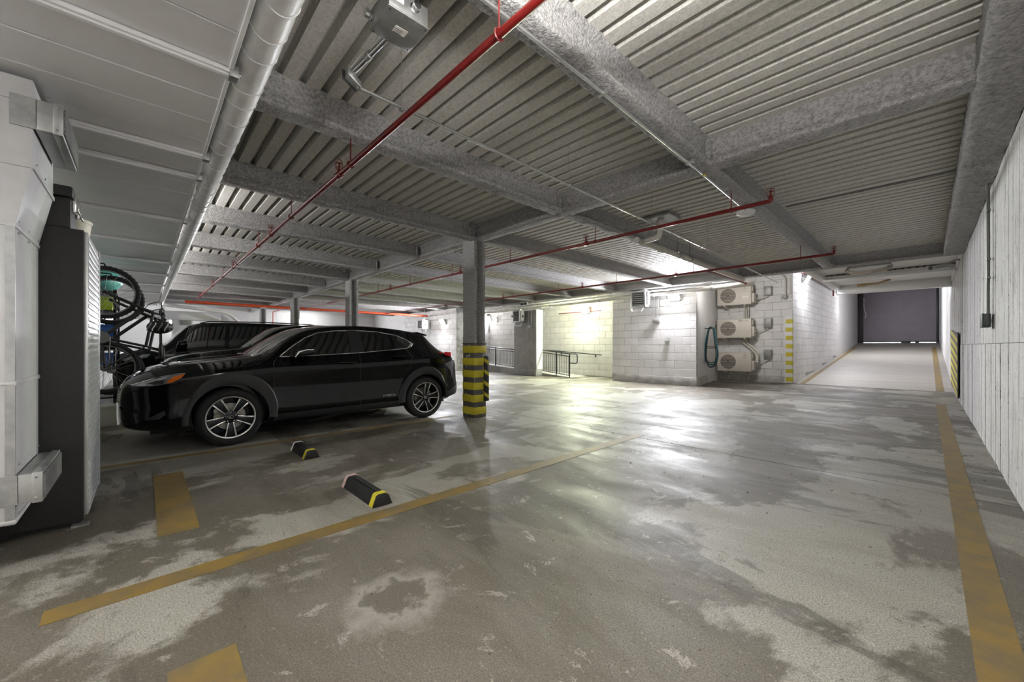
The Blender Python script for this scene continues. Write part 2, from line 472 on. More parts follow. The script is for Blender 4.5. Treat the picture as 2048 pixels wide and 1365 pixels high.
blocks(wf, (-19.6, 10.39, 0), (1, 0, 0), 19.6 + XF, .02, 2.9, (0, -1, 0), bl=.48, bh=.24)
part('painted_face', MB().box(XL, -19.6, 10.385, 10.41, 0, 3.1), M['block'], wf)
we = struct('wall_end', MB().box(XL - .25, XL, YB, 12.6, -.1, 3.4), M['white'], 'white end wall far behind the parked cars', 'wall')
wbk = struct('wall_back', MB().box(XL, -4.4, -1.05, -.82, 0, 3.3), M['white'], 'white wall behind the bicycles and shelf', 'wall')
struct('wall_rear', MB().box(-4.6, XR + .3, YB - .2, YB, -.1, 3.4), M['white'], 'white wall at the end of the garage behind the viewer', 'wall')
struct('wall_side', MB().box(-4.62, -4.4, YB, -.82, 0, 3.4), M['white'], 'white wall beside the plenum behind the cabinet', 'wall')

# raised walkway in the niche, sloped towards the right end
wk = struct('walkway', MB().hexa([(-15.9, 11.36, 0), (-8.9, 11.36, 0), (-8.9, YN, 0), (-15.9, YN, 0), (-15.9, 11.36, .46), (-8.9, 11.36, .01), (-8.9, YN, .01), (-15.9, YN, .46)]), M['concrete'], 'raised concrete walkway sloping behind the railings', 'walkway', bevel=.01)

# corrugated deck, one strip between each pair of beams
BX = [-1.47 - 1.772 * i for i in range(12)]
ceil = thing('ceiling', 'pale ribbed metal deck ceiling between sprayed beams', 'ceiling', (0, 0, 3.1), kind='structure')


def deck_strip(x0, x1, y0, y1):
    mb = MB(); p = .1522; ZB, ZT = 3.10, 3.195
    prof = []
    y = y0
    n0 = math.floor((y0 - 4.771) / p)
    k = n0
    while True:
        yb = 4.771 + k * p
        if yb > y1: break
        prof += [(yb, ZB), (yb + .006, ZT), (yb + .050, ZT), (yb + .056, ZB)]
        for q in (.080, .104, .128):
            pass
        k += 1
    prof.append((min(yb, y1), ZB))
    prof = [(max(y0, a), b) for a, b in prof]
    for x in (x0, x1):
        for (a, b) in prof: mb.v.append((x, a, b))
    n = len(prof)
    for i in range(n - 1): mb.face((i, i + 1, n + i + 1, n + i))
    return mb


edges = [XR] + BX + [XL]
for i in range(len(edges) - 1):
    part('deck_strip', deck_strip(edges[i + 1], edges[i], YB, 11.25), M['deck'], ceil, smooth=0)
part('roof_slab', MB().box(XL - .3, XR + .3, YB - .3, 12.8, 3.205, 3.4), M['concrete'], ceil)
part('niche_soffit', MB().box(XL, XA + .1, 11.2, 12.6, 3.1, 3.18), M['deck'], ceil)
cr = struct('ceiling_ramp', MB().box(-5.8, XR + .3, 11.2, 17.0, 3.75, 3.9).hexa([(-5.8, 17, 3.75), (XR + .3, 17, 3.75), (XR + .3, 34, 5.3), (-5.8, 34, 5.3), (-5.8, 17, 3.9), (XR + .3, 17, 3.9), (XR + .3, 34, 5.45), (-5.8, 34, 5.45)]), M['white'], 'white soffit above the ramp and alcove', 'ceiling')
part('bulkhead', MB().box(-7.3, XR + .3, 11.15, 11.25, 3.1, 3.9), M['white'], cr)
part('plank_soffit', MB().box(-1.9, XR, 11.05, 16.1, 3.06, 3.12), M['white'], cr)


def sprayed(prof, p0, p1, lat, step=.05, amp=.007, closed_ends=True):
    """sweep a closed (lateral, z) profile from p0 to p1 with a lumpy sprayed surface"""
    p0 = Vector(p0); p1 = Vector(p1); L = (p1 - p0).length; n = max(2, int(L / step)); mb = MB(); lat = Vector(lat)
    # densify the profile
    pr = []
    for i in range(len(prof)):
        a = Vector((*prof[i], 0)); b = Vector((*prof[(i + 1) % len(prof)], 0)); m = max(1, int((b - a).length / .045))
        for k in range(m): pr.append(a.lerp(b, k / m))
    c = sum(pr, Vector()) / len(pr); m = len(pr)
    for i in range(n + 1):
        o = p0.lerp(p1, i / n)
        for q in pr:
            v = o + lat * q.x + Vector((0, 0, q.y))
            d = (q - c); d = d.normalized() if d.length else d
            k = amp * (noise.noise(v * 9) + .8 * noise.noise(v * 27 + Vector((7, 3, 1))) + .9 * noise.noise(v * 55))
            mb.v.append(tuple(v + (lat * d.x + Vector((0, 0, d.y))) * k))
    for i in range(n):
        for k in range(m):
            k2 = (k + 1) % m
            mb.face((i * m + k, i * m + k2, (i + 1) * m + k2, (i + 1) * m + k))
    mb.face(list(range(m))[::-1]); mb.face([n * m + k for k in range(m)])
    return mb


def iprof(zb, zt, hf=.088, hw=.046):
    return [(-hf, zb + .012), (-hf + .015, zb), (hf - .015, zb), (hf, zb + .012), (hf, zb + .04), (hw, zb + .062), (hw, zt - .05), (hf, zt - .022), (hf, zt), (-hf, zt), (-hf, zt - .022), (-hw, zt - .05), (-hw, zb + .062), (-hf, zb + .04)]


ZG = 2.868
bnames = ['nearest the right wall', 'second from the right wall', 'framing into the striped column', 'fourth from the right wall', 'fifth from the right wall', 'over the second column', 'seventh from the right wall', 'eighth from the right wall', 'over the third column', 'tenth from the right wall', 'eleventh from the right wall', 'over the last column']
for i, x in enumerate(BX):
    fine = .05 if i < 4 else .12
    tag(link('steel_beam', sprayed(iprof(ZG, 3.11), (x, YB if i < 2 else -.8, 0), (x, 3.86, 0), (1, 0, 0), fine).mesh('steel_beam', M['fire'], smooth=80)), 'grey sprayed ceiling beam on the near side of the cross girder, ' + bnames[i], 'beam', 'ceiling beams before the cross girder', 'structure')
    tag(link('steel_beam', sprayed(iprof(ZG, 3.11), (x, 4.04, 0), (x, 10.82, 0), (1, 0, 0), fine + .03).mesh('steel_beam', M['fire'], smooth=80)), 'grey sprayed ceiling beam beyond the cross girder, ' + bnames[i], 'beam', 'ceiling beams beyond the cross girder', 'structure')
tag(link('cross_girder', sprayed(iprof(ZG, 3.11, .10, .062), (XL, 3.95, 0), (XR, 3.95, 0), (0, 1, 0), .07).mesh('cross_girder', M['fire'], smooth=80)), 'long sprayed girder across the room over the columns', 'girder', None, 'structure')
tag(link('cross_girder', sprayed(iprof(ZG - .005, 3.11, .10, .062), (XL, 10.92, 0), (XR, 10.92, 0), (0, 1, 0), .09, .004).mesh('cross_girder', M['fire'], smooth=80)), 'girder above the far walls and the ramp mouth', 'girder', None, 'structure')
tag(link('wall_beam', sprayed([(-.12, 2.86), (-.11, 2.845), (.13, 2.845), (.13, 3.11), (-.075, 3.11), (-.12, 3.09)], (.335, YB, 0), (.335, 10.9, 0), (1, 0, 0), .05, .011).mesh('wall_beam', M['fire'], smooth=80)), 'rough sprayed beam along the top of the right wall', 'beam', None, 'structure')
# connection plates where beams meet the girders
for i, x in enumerate(BX[:5]):
    for (yy, s) in ((3.80, -1), (10.79, -1)):
        one('connection_plate', MB().box(x + .055, x + .10, yy, yy + .012, 2.90, 3.09), M['fire'], 'sprayed fin plate joining a beam to a girder', 'plate', 'beam connection plates', bevel=.003, kind='structure')
# ramp mouth headers
hd = thing('ramp_header', 'white bolted header beams over the ramp mouth', 'beam', (-.7, 13.5, 2.9), kind='structure')
part('header_beam', MB().box(-1.95, XR, 13.42, 13.58, 2.90, 3.06), M['white'], hd, bevel=.01)
part('bolt_ledge', MB().box(-1.95, XR, 13.34, 13.66, 3.0, 3.02), M['white'], hd)
part('door_lintel', MB().box(-1.95, XR, 16.0, 16.25, 2.80, 3.06), M['white'], hd, bevel=.01)
part('side_beam', MB().box(-2.05, -1.88, 11.02, 16.25, 2.94, 3.2), M['white'], hd, bevel=.01)
bo = MB().lathe([(.022, 0), (.022, .02), (.010, .03)], (0, 0, 0), (0, -1, 0), 8).mesh('bolt_head', M['doord'])
for k in range(18): link('bolt_head', bo, hd, (-1.75 + k * .122, 13.42, 3.035))

# columns
cnames = ['nearest sprayed steel column with black-and-yellow banded base', 'second sprayed column behind the black car roof', 'third sprayed column, behind the second car', 'farthest sprayed column near the end wall']
cols = []
for i, xc in enumerate((-5.132, -10.35, -15.66, -20.97)):
    c = thing('column', cnames[i], 'column', (xc, 3.97, 0), 'sprayed steel columns in a row', 'structure'); cols.append(c)
    hx, hy_, tf, tw = .15, .112, .05, .05
    pts = [(-hx, -hy_), (hx, -hy_), (hx, -hy_ + tf), (tw, -hy_ + tf + .02), (tw, hy_ - tf - .02), (hx, hy_ - tf), (hx, hy_), (-hx, hy_), (-hx, hy_ - tf), (-tw, hy_ - tf - .02), (-tw, -hy_ + tf + .02), (-hx, -hy_ + tf)]
    mb = MB(); n = 60
    pr = []
    for a in range(len(pts)):
        p, q = Vector((*pts[a], 0)), Vector((*pts[(a + 1) % len(pts)], 0)); m = max(1, int((q - p).length / .04))
        pr += [p.lerp(q, k / m) for k in range(m)]
    m = len(pr)
    for k in range(n + 1):
        z = .0 + 2.88 * k / n
        for q in pr:
            v = Vector((xc + q.x, 3.97 + q.y, z)); d = q.normalized(); v += d * .003 * (noise.noise(v * 30) + noise.noise(v * 70))
            mb.v.append(tuple(v))
    for k in range(n):
        for a in range(m):
            b = (a + 1) % m
            mb.face((k * m + a, k * m + b, (k + 1) * m + b, (k + 1) * m + a))
    part('shaft', mb, M['fire'], c, smooth=60)
    part('cap_plate', MB().box(xc - .26, xc + .26, 3.72, 4.22, 3.06, 3.09), M['fire'], c)
c = cols[0]
part('sleeve_core', MB().box(-5.283, -4.981, 3.857, 4.103, 0, 1.195), M['sgrey'], c, bevel=.006)
part('sleeve_lip', MB().box(-5.292, -4.972, 3.848, 4.112, 1.195, 1.215), M['sgrey'], c, bevel=.004)
zt = 1.195
for k in range(6):
    z1 = 1.17 - k * .199; z0 = z1 - .118
    part('yellow_band', MB().box(-5.2887, -4.977, 3.851, 4.109, z0, z1), M['yellow'], c, bevel=.006)
gd = thing('corner_guard', 'black rubber guard with yellow diagonal stripes strapped to the banded column', 'guard', (-4.95, 4.09, .27))
part('rubber_strip', MB().box(-4.976, -4.945, 4.045, 4.14, .265, .998), M['blk'], gd, bevel=.008)
for k in range(4):
    z0 = .30 + k * .185
    part('reflective_stripe', MB().hexa([(-4.9455, 4.05, z0 + .05), (-4.9425, 4.05, z0 + .05), (-4.9425, 4.135, z0), (-4.9455, 4.135, z0), (-4.9455, 4.05, z0 + .11), (-4.9425, 4.05, z0 + .11), (-4.9425, 4.135, z0 + .06), (-4.9455, 4.135, z0 + .06)]), M['yellow'], gd, smooth=0)
    part('reflective_stripe', MB().hexa([(-4.975, 4.0425, z0 + .08), (-4.948, 4.0425, z0 + .05), (-4.948, 4.0455, z0 + .05), (-4.975, 4.0455, z0 + .08), (-4.975, 4.0425, z0 + .14), (-4.948, 4.0425, z0 + .11), (-4.948, 4.0455, z0 + .11), (-4.975, 4.0455, z0 + .14)]), M['yellow'], gd, smooth=0)

# white panel soffit on the left
SZ, SY = 2.57, .3226
so = thing('ceiling_soffit', 'low white metal panel soffit above the storage area', 'soffit', (-6, 0, SZ), kind='structure')
x = XR - .02; k = 0
pm = MB().box(-.157, .157, 0, SY + .8, 0, .04).mesh('soffit_panel', M['panel'], bevel=.004, bseg=1)
pm2 = MB().box(-.157, .157, 0, SY - YB, 0, .04).mesh('soffit_panel', M['panel'], bevel=.004, bseg=1)
while x > -18.4:
    o = link('soffit_panel', pm2 if x > -4.3 else pm, so, (x - .16, YB if x > -4.3 else -.8, SZ + random.uniform(0, .004)))
    x -= .32
part('edge_trim', MB().box(-18.6, XR, SY - .012, SY + .006, SZ - .01, SZ + .06), M['white'], so, bevel=.003)
part('backing', MB().box(-18.6, XR, YB, SY - .03, SZ + .05, SZ + .09), M['white'], so)
for xx in (-1.15, -2.43, -3.64, -4.12, -5.67, -7.15, -8.7, -10.2, -12.0, -14.0):
    y0 = YB + .1 if xx > -4.3 else -.79
    part('support_channel', MB().box(xx - .028, xx + .028, y0, SY + .03, SZ - .022, SZ).box(xx - .012, xx + .012, y0, SY + .035, SZ - .032, SZ - .02), M['panel'], so, bevel=.003)
    part('channel_bracket', MB().box(xx - .03, xx + .03, SY - .01, SY + .03, SZ - .04, SZ + .02).lathe([(.014, 0), (.014, .012)], (xx, SY + .03, SZ - .01), (0, 1, 0), 8), M['steelg'], so, bevel=.003)

# ------------------------------------------------------------------ cars
def herm(ts, vs, t):
    n = len(ts)
    if t <= ts[0]: return vs[0]
    if t >= ts[-1]: return vs[-1]
    i = max(k for k in range(n - 1) if ts[k] <= t)
    d = [(vs[k + 1] - vs[k]) / (ts[k + 1] - ts[k]) for k in range(n - 1)]

    def sl(k):
        if k == 0: return d[0]
        if k == n - 1: return d[-1]
        return 0 if d[k - 1] * d[k] <= 0 else 2 * d[k - 1] * d[k] / (d[k - 1] + d[k])
    h = ts[i + 1] - ts[i]; s = (t - ts[i]) / h
    return (vs[i] * (1 + 2 * s) * (1 - s) ** 2 + vs[i + 1] * s * s * (3 - 2 * s) + sl(i) * h * s * (1 - s) ** 2 + sl(i + 1) * h * s * s * (s - 1))


class Car:
    def __init__(s, xc, st, dy=0, scoop=.03):
        s.xc = xc; s.scoop = scoop
        s.T = [r[0] + dy for r in st]; s.C = [[r[k] for r in st] for k in range(1, 8)]
        s.cache = {}

    def ctrl(s, y):
        zb, W, zsh, Wsh, zr, Wr, zc = [herm(s.T, c, y) for c in s.C]
        zm = zb + (zsh - zb) * .55
        p6 = (Wsh - .025, zsh + min(.03, (zr - zsh) * .4))
        return [(0, zb), (.72 * W, zb), (.95 * W, zb + .025), (W, zb + .16), (W - s.scoop, zm), (Wsh + .012, zsh - .05), (Wsh, zsh - .005), p6,
                ((p6[0] * .5 + Wr * .5) + .008, (p6[1] + zr) / 2), (Wr, zr), (Wr - .07, zr + (zc - zr) * .45), (Wr * .5, zr + (zc - zr) * .88), (0, zc)]

    def sec(s, y):
        k = round(y, 4)
        if k in s.cache: return s.cache[k]
        P = s.ctrl(y); out = []
        for i in range(len(P) - 1):
            p0 = P[max(i - 1, 0)]; p1 = P[i]; p2 = P[i + 1]; p3 = P[min(i + 2, len(P) - 1)]
            if i == 0: p0 = (-P[1][0], P[1][1])
            if i == len(P) - 2: p3 = (-P[-2][0], P[-2][1])
            for q in range(4):
                t = q / 4
                tx = .36
                a = [((2 * t ** 3 - 3 * t * t + 1) * p1[j] + (t ** 3 - 2 * t * t + t) * tx * (p2[j] - p0[j]) + (-2 * t ** 3 + 3 * t * t) * p2[j] + (t ** 3 - t * t) * tx * (p3[j] - p1[j])) for j in (0, 1)]
                out.append((max(0, a[0]), a[1]))
        out.append(P[-1]); s.cache[k] = out
        return out

    def w(s, y, z):
        S = s.sec(y)
        for i in range(len(S) - 2, 7, -1):
            if (S[i][1] - z) * (S[i + 1][1] - z) <= 0 and S[i + 1][1] != S[i][1]:
                t = (z - S[i][1]) / (S[i + 1][1] - S[i][1]); return S[i][0] + t * (S[i + 1][0] - S[i][0])
        return S[8][0] if z < S[8][1] else S[-1][0]

    def zt(s, y, x):
        S = s.sec(y)
        for i in range(len(S) - 2, 20, -1):
            if S[i + 1][0] <= x <= S[i][0]:
                t = (x - S[i][0]) / (S[i + 1][0] - S[i][0] + 1e-9); return S[i][1] + t * (S[i + 1][1] - S[i][1])
        return S[-1][1]

    def pt(s, y, z, side=1, off=.005):
        return (s.xc + side * (s.w(y, z) + off), y, z)

    def body(s, dy=.035):
        mb = MB(); y0, y1 = s.T[0], s.T[-1]; n = int((y1 - y0) / dy); m = None
        for i in range(n + 1):
            S = s.sec(y0 + (y1 - y0) * i / n); loop = [(x, z) for x, z in S] + [(-x, z) for x, z in S[-2:0:-1]]; m = len(loop)
            for x, z in loop: mb.v.append((s.xc + x, y0 + (y1 - y0) * i / n, z))
        for i in range(n):
            for k in range(m):
                k2 = (k + 1) % m
                mb.face((i * m + k, i * m + k2, (i + 1) * m + k2, (i + 1) * m + k))
        mb.face(list(range(m))[::-1]); mb.face([n * m + k for k in range(m)])
        return mb

    def patch(s, name, poly, mt, parent, side=1, off=.005, th=.012, sub=.07):
        bm = bmesh.new(); f = bm.faces.new([bm.verts.new((0, y, z)) for y, z in poly])
        bmesh.ops.triangulate(bm, faces=[f])
        for _ in range(5):
            es = [e for e in bm.edges if e.calc_length() > sub]
            if not es: break
            bmesh.ops.subdivide_edges(bm, edges=es, cuts=1); bmesh.ops.triangulate(bm, faces=[f for f in bm.faces if len(f.verts) > 3])
        for v in bm.verts: v.co.x = s.xc + side * (s.w(v.co.y, v.co.z) + off)
        bmesh.ops.recalc_face_normals(bm, faces=bm.faces)
        if bm.faces[:] and sum((f.normal.x for f in bm.faces)) * side < 0: bmesh.ops.reverse_faces(bm, faces=bm.faces)
        fs = bm.faces[:]; be = [e for e in bm.edges if len(e.link_faces) == 1]
        vm = {v: bm.verts.new((v.co.x - side * th, v.co.y, v.co.z)) for v in bm.verts[:]}
        for f in fs: bm.faces.new([vm[v] for v in f.verts][::-1])
        for e in be:
            a, b = e.verts; bm.faces.new((b, a, vm[a], vm[b]))
        bmesh.ops.recalc_face_normals(bm, faces=bm.faces)
        me = bpy.data.meshes.new(name); bm.to_mesh(me); bm.free(); me.materials.append(mt)
        me.polygons.foreach_set('use_smooth', [True] * len(me.polygons)); me.set_sharp_from_angle(angle=.7)
        return link(name, me, parent)

    def top(s, name, ya, yb, xf, mt, parent, off=.006, n=18, m=16):
        mb = MB()
        for i in range(n + 1):
            y = ya + (yb - ya) * i / n; X = xf(i / n)
            for k in range(m + 1):
                x = -X + 2 * X * k / m
                mb.v.append((s.xc + x, y, s.zt(y, abs(x)) + off))
        for i in range(n):
            for k in range(m): mb.face((i * (m + 1) + k, i * (m + 1) + k + 1, (i + 1) * (m + 1) + k + 1, (i + 1) * (m + 1) + k))
        b = len(mb.v); mb.v += [(v[0], v[1], v[2] - .012) for v in mb.v[:]]
        N1 = (n + 1) * (m + 1)
        ring = [k for k in range(m + 1)] + [i * (m + 1) + m for i in range(1, n + 1)] + [n * (m + 1) + k for k in range(m - 1, -1, -1)] + [i * (m + 1) for i in range(n - 1, 0, -1)]
        for a in range(len(ring)):
            c, d = ring[a], ring[(a + 1) % len(ring)]; mb.face((c, d, d + N1, c + N1))
        return part(name, mb, mt, parent, smooth=40)

    def seam(s, name, pts, r, mt, parent, side=1, off=.002, n=6, step=.04, closed=False):
        P = []
        q = pts + [pts[0]] if closed else pts
        for i in range(len(q) - 1):
            a, b = q[i], q[i + 1]; L = math.hypot(b[0] - a[0], b[1] - a[1]); k = max(1, int(L / step))
            P += [(a[0] + (b[0] - a[0]) * j / k, a[1] + (b[1] - a[1]) * j / k) for j in range(k)]
        if not closed: P.append(q[-1])
        return part(name, MB().tube([s.pt(y, z, side, off) for y, z in P], r, n, closed), mt, parent, smooth=60)


def boolean_diff(o, cutters):
    for i, c in enumerate(cutters):
        md = o.modifiers.new('cut%d' % i, 'BOOLEAN'); md.operation = 'DIFFERENCE'; md.solver = 'EXACT'; md.object = c
    dg = bpy.context.evaluated_depsgraph_get(); dg.update()
    me = bpy.data.meshes.new_from_object(o.evaluated_get(dg))
    o.modifiers.clear(); o.data = me
    for c in cutters: bpy.data.objects.remove(c)
    me.polygons.foreach_set('use_smooth', [True] * len(me.polygons)); me.set_sharp_from_angle(angle=math.radians(40))


def wheel_meshes(R=.335, rr=.242, wd=.215):
    D = {}
    t = MB().lathe([(rr - .012, -wd / 2 + .02), (rr + .02, -wd / 2), (R - .03, -wd / 2 + .004), (R - .006, -wd / 2 + .03), (R, -wd / 2 + .06), (R, wd / 2 - .06), (R - .006, wd / 2 - .03), (R - .03, wd / 2 - .004), (rr + .03, wd / 2), (rr + .008, wd / 2 - .006), (rr - .012, wd / 2 - .018)], (0, 0, 0), (1, 0, 0), 64, cap=False)
    D['tyre'] = t.mesh('wheel', M['rubber'], smooth=50)
    D['rim_ring'] = MB().lathe([(rr, wd / 2 - .010), (rr + .002, wd / 2 - .002), (rr - .010, wd / 2 - .004), (rr - .016, wd / 2 - .016), (rr - .022, wd / 2 - .07), (rr - .03, -wd / 2 + .03), (rr - .012, -wd / 2 + .03)], (0, 0, 0), (1, 0, 0), 64, cap=False).mesh('rim_ring', M['rim'], smooth=50)
    D['rim_barrel'] = MB().lathe([(rr - .0165, wd / 2 - .0165), (rr - .024, wd / 2 - .07), (rr - .03, -wd / 2 + .02), (.06, -wd / 2 + .02)], (0, 0, 0), (1, 0, 0), 48, cap=False).mesh('rim_barrel', M['rimd'])
    D['brake_disc'] = MB().lathe([(.155, -.02), (.155, -.004), (.09, -.004), (.085, .01), (.02, .012)], (0, 0, 0), (1, 0, 0), 36).mesh('brake_disc', M['disc'])
    D['caliper'] = MB().prism([(.06, .05), (.155, .03), (.165, .09), (.10, .13)], lambda p: (-.03, -p[0], p[1]), lambda p: (.03, -p[0], p[1])).mesh('caliper', M['disc'], bevel=.008)
    x1 = wd / 2 - .022; x0 = x1 - .03

    def blade(s):
        mb = MB()
        pts = [(.062, s * .018), (.062, s * .030), (.15, s * .044), (.215, s * .058), (rr - .008, s * .085), (rr - .008, s * .045), (.215, s * .038), (.15, s * .030)]
        mb.prism(pts, lambda p: (x0 + .012, p[1], p[0]), lambda p: (x1 + (.0 if p[0] > .2 else -.004), p[1], p[0])); return mb
    D['bl0'] = blade(1).mesh('spoke', M['rim'], bevel=.003); D['bl1'] = blade(-1).mesh('spoke', M['rim'], bevel=.003)
    D['ins'] = MB().prism([(.05, -.026), (.15, -.034), (rr - .008, -.05), (rr - .008, .05), (.15, .034), (.05, .026)], lambda p: (x0 - .01, p[1], p[0]), lambda p: (x1 - .012 - (.01 if p[0] < .1 else 0), p[1], p[0])).mesh('spoke_insert', M['rimd'], bevel=.004)
    D['hub'] = MB().lathe([(.075, x0 - .01), (.072, x1 - .018), (.036, x1 - .012), (.034, x1 - .006), (.02, x1 - .004)], (0, 0, 0), (1, 0, 0), 28).mesh('hub', M['rimd'], smooth=40)
    D['nut'] = MB().lathe([(.010, 0), (.010, .012), (.006, .016)], (0, 0, 0), (1, 0, 0), 6).mesh('lug_nut', M['chrome'])
    em = MB().tube([(x1 - .001, .027 * math.cos(a * PI / 12), .020 * math.sin(a * PI / 12)) for a in range(24)], .0028, 6, True)
    em.bar((x1 - .001, -.006, .012), (x1 - .001, -.014, -.010), .004, .005).bar((x1 - .001, -.015, -.010), (x1 - .001, .014, -.008), .004, .005)
    D['emblem'] = em.mesh('emblem', M['chrome'])
    D['x1'] = x1
    return D


def add_wheel(car, xw, y, z, D, side, spin, full=True):
    t = link('wheel', D['tyre'], car, (xw, y, z)); base = 0 if side > 0 else PI
    t.rotation_euler = (0, 0, base)

    def sub(name, key, rot=0, off=(0, 0, 0)):
        o = bpy.data.objects.new(name, D[key]); COL.objects.link(o); o.parent = t; o.rotation_euler = (rot, 0, 0); o.location = off; WL[o.name] = WL[t.name]
    sub('rim_ring', 'rim_ring'); sub('rim_barrel', 'rim_barrel')
    if full: sub('brake_disc', 'brake_disc'); sub('caliper', 'caliper')
    for k in range(5):
        a = spin + 2 * PI * k / 5
        sub('spoke', 'bl0', a); sub('spoke', 'bl1', a)
        if full: sub('spoke_insert', 'ins', a)
        if full:
            an = a + PI / 5; sub('lug_nut', 'nut', 0, (D['x1'] - .014, -.055 * math.sin(an), .055 * math.cos(an)))
    sub('hub', 'hub')
    if full: sub('emblem', 'emblem')


def arch_trim(C, name, yc, zc, parent, side, r0, pts, mt):
    """wheel-arch cladding: inner circle r0, outer outline given as (angle deg, radius)"""
    mb = MB(); n = 40; a0, a1 = pts[0][0], pts[-1][0]
    for i in range(n + 1):
        a = a0 + (a1 - a0) * i / n; ro = herm([p[0] for p in pts], [p[1] for p in pts], a); ar = math.radians(a)
        wv = lambda r: (yc + r * math.cos(ar), zc + r * math.sin(ar))
        for (r, e) in ((r0, -.07), (r0, .012), (r0 + .03, .020), (ro - .012, .016), (ro, .004), (ro, -.05)):
            y, z = wv(r); W = C.w(y, max(z, .3)); mx = .905
            mb.v.append((C.xc + side * (max(W, mx) + e), y, z))
    for i in range(n):
        for k in range(5): mb.face((i * 6 + k, i * 6 + k + 1, (i + 1) * 6 + k + 1, (i + 1) * 6 + k))
    mb.face(range(6)); mb.face([n * 6 + k for k in range(6)][::-1])
    return part(name, mb, mt, parent, smooth=40)


ST = [(-.195, .36, .55, .62, .53, .69, .44, .71), (-.17, .30, .64, .67, .62, .745, .52, .77), (-.11, .27, .73, .715, .71, .80, .59, .83), (-.02, .25, .80, .76, .775, .855, .65, .885), (.12, .235, .85, .805, .825, .905, .69, .935), (.35, .225, .895, .845, .872, .955, .735, .985),
      (.74, .22, .915, .885, .89, .995, .76, 1.03), (.95, .22, .912, .905, .882, 1.012, .765, 1.055), (1.12, .22, .905, .92, .872, 1.05, .765, 1.14), (1.38, .21, .898, .93, .868, 1.235, .705, 1.30), (1.62, .21, .896, .935, .867, 1.355, .645, 1.415), (2.0, .21, .896, .94, .868, 1.425, .615, 1.475),
      (2.4, .21, .898, .948, .870, 1.445, .605, 1.492), (2.9, .215, .905, .965, .880, 1.42, .60, 1.468), (3.2, .225, .912, .98, .888, 1.385, .60, 1.432), (3.44, .245, .912, .99, .880, 1.345, .59, 1.385), (3.56, .26, .908, .992, .868, 1.245, .60, 1.27), (3.70, .28, .898, .992, .85, 1.115, .64, 1.13),
      (3.82, .29, .88, .985, .83, 1.045, .68, 1.055), (3.93, .30, .855, .95, .80, .985, .66, .99), (3.99, .32, .82, .88, .76, .915, .62, .92), (4.02, .37, .74, .78, .69, .82, .56, .825)]
XC1 = -6.47
c1 = thing('suv_car', 'glossy black crossover car parked behind the banded column', 'car', (XC1, 2.0, 0))
C1 = Car(XC1, ST)
body = part('body', C1.body(), M['paint'], c1, smooth=40)
WF, WRr, WZ = .742, 3.33, .335
cut = []
for yy in (WF, WRr):
    for s in (-1, 1):
        cut.append(link('cutter', MB().lathe([(.385, -.16), (.385, .3)], (XC1 + s * .82, yy, WZ + .01), (s, 0, 0), 40).mesh('cutter', M['clad'])))
boolean_diff(body, cut)
AF = [(-6, .47), (20, .495), (60, .525), (90, .525), (120, .495), (155, .44), (186, .445)]
AR = [(-6, .385), (20, .40), (50, .46), (80, .50), (110, .50), (150, .475), (186, .49)]
WIN = [(1.255, 1.028), (1.42, 1.165), (1.58, 1.275), (1.75, 1.348), (2.0, 1.385), (2.275, 1.397), (2.62, 1.383), (2.91, 1.338), (3.06, 1.275), (3.175, 1.205), (3.13, 1.155), (3.03, 1.125), (2.3, 1.068), (1.635, 1.038)]
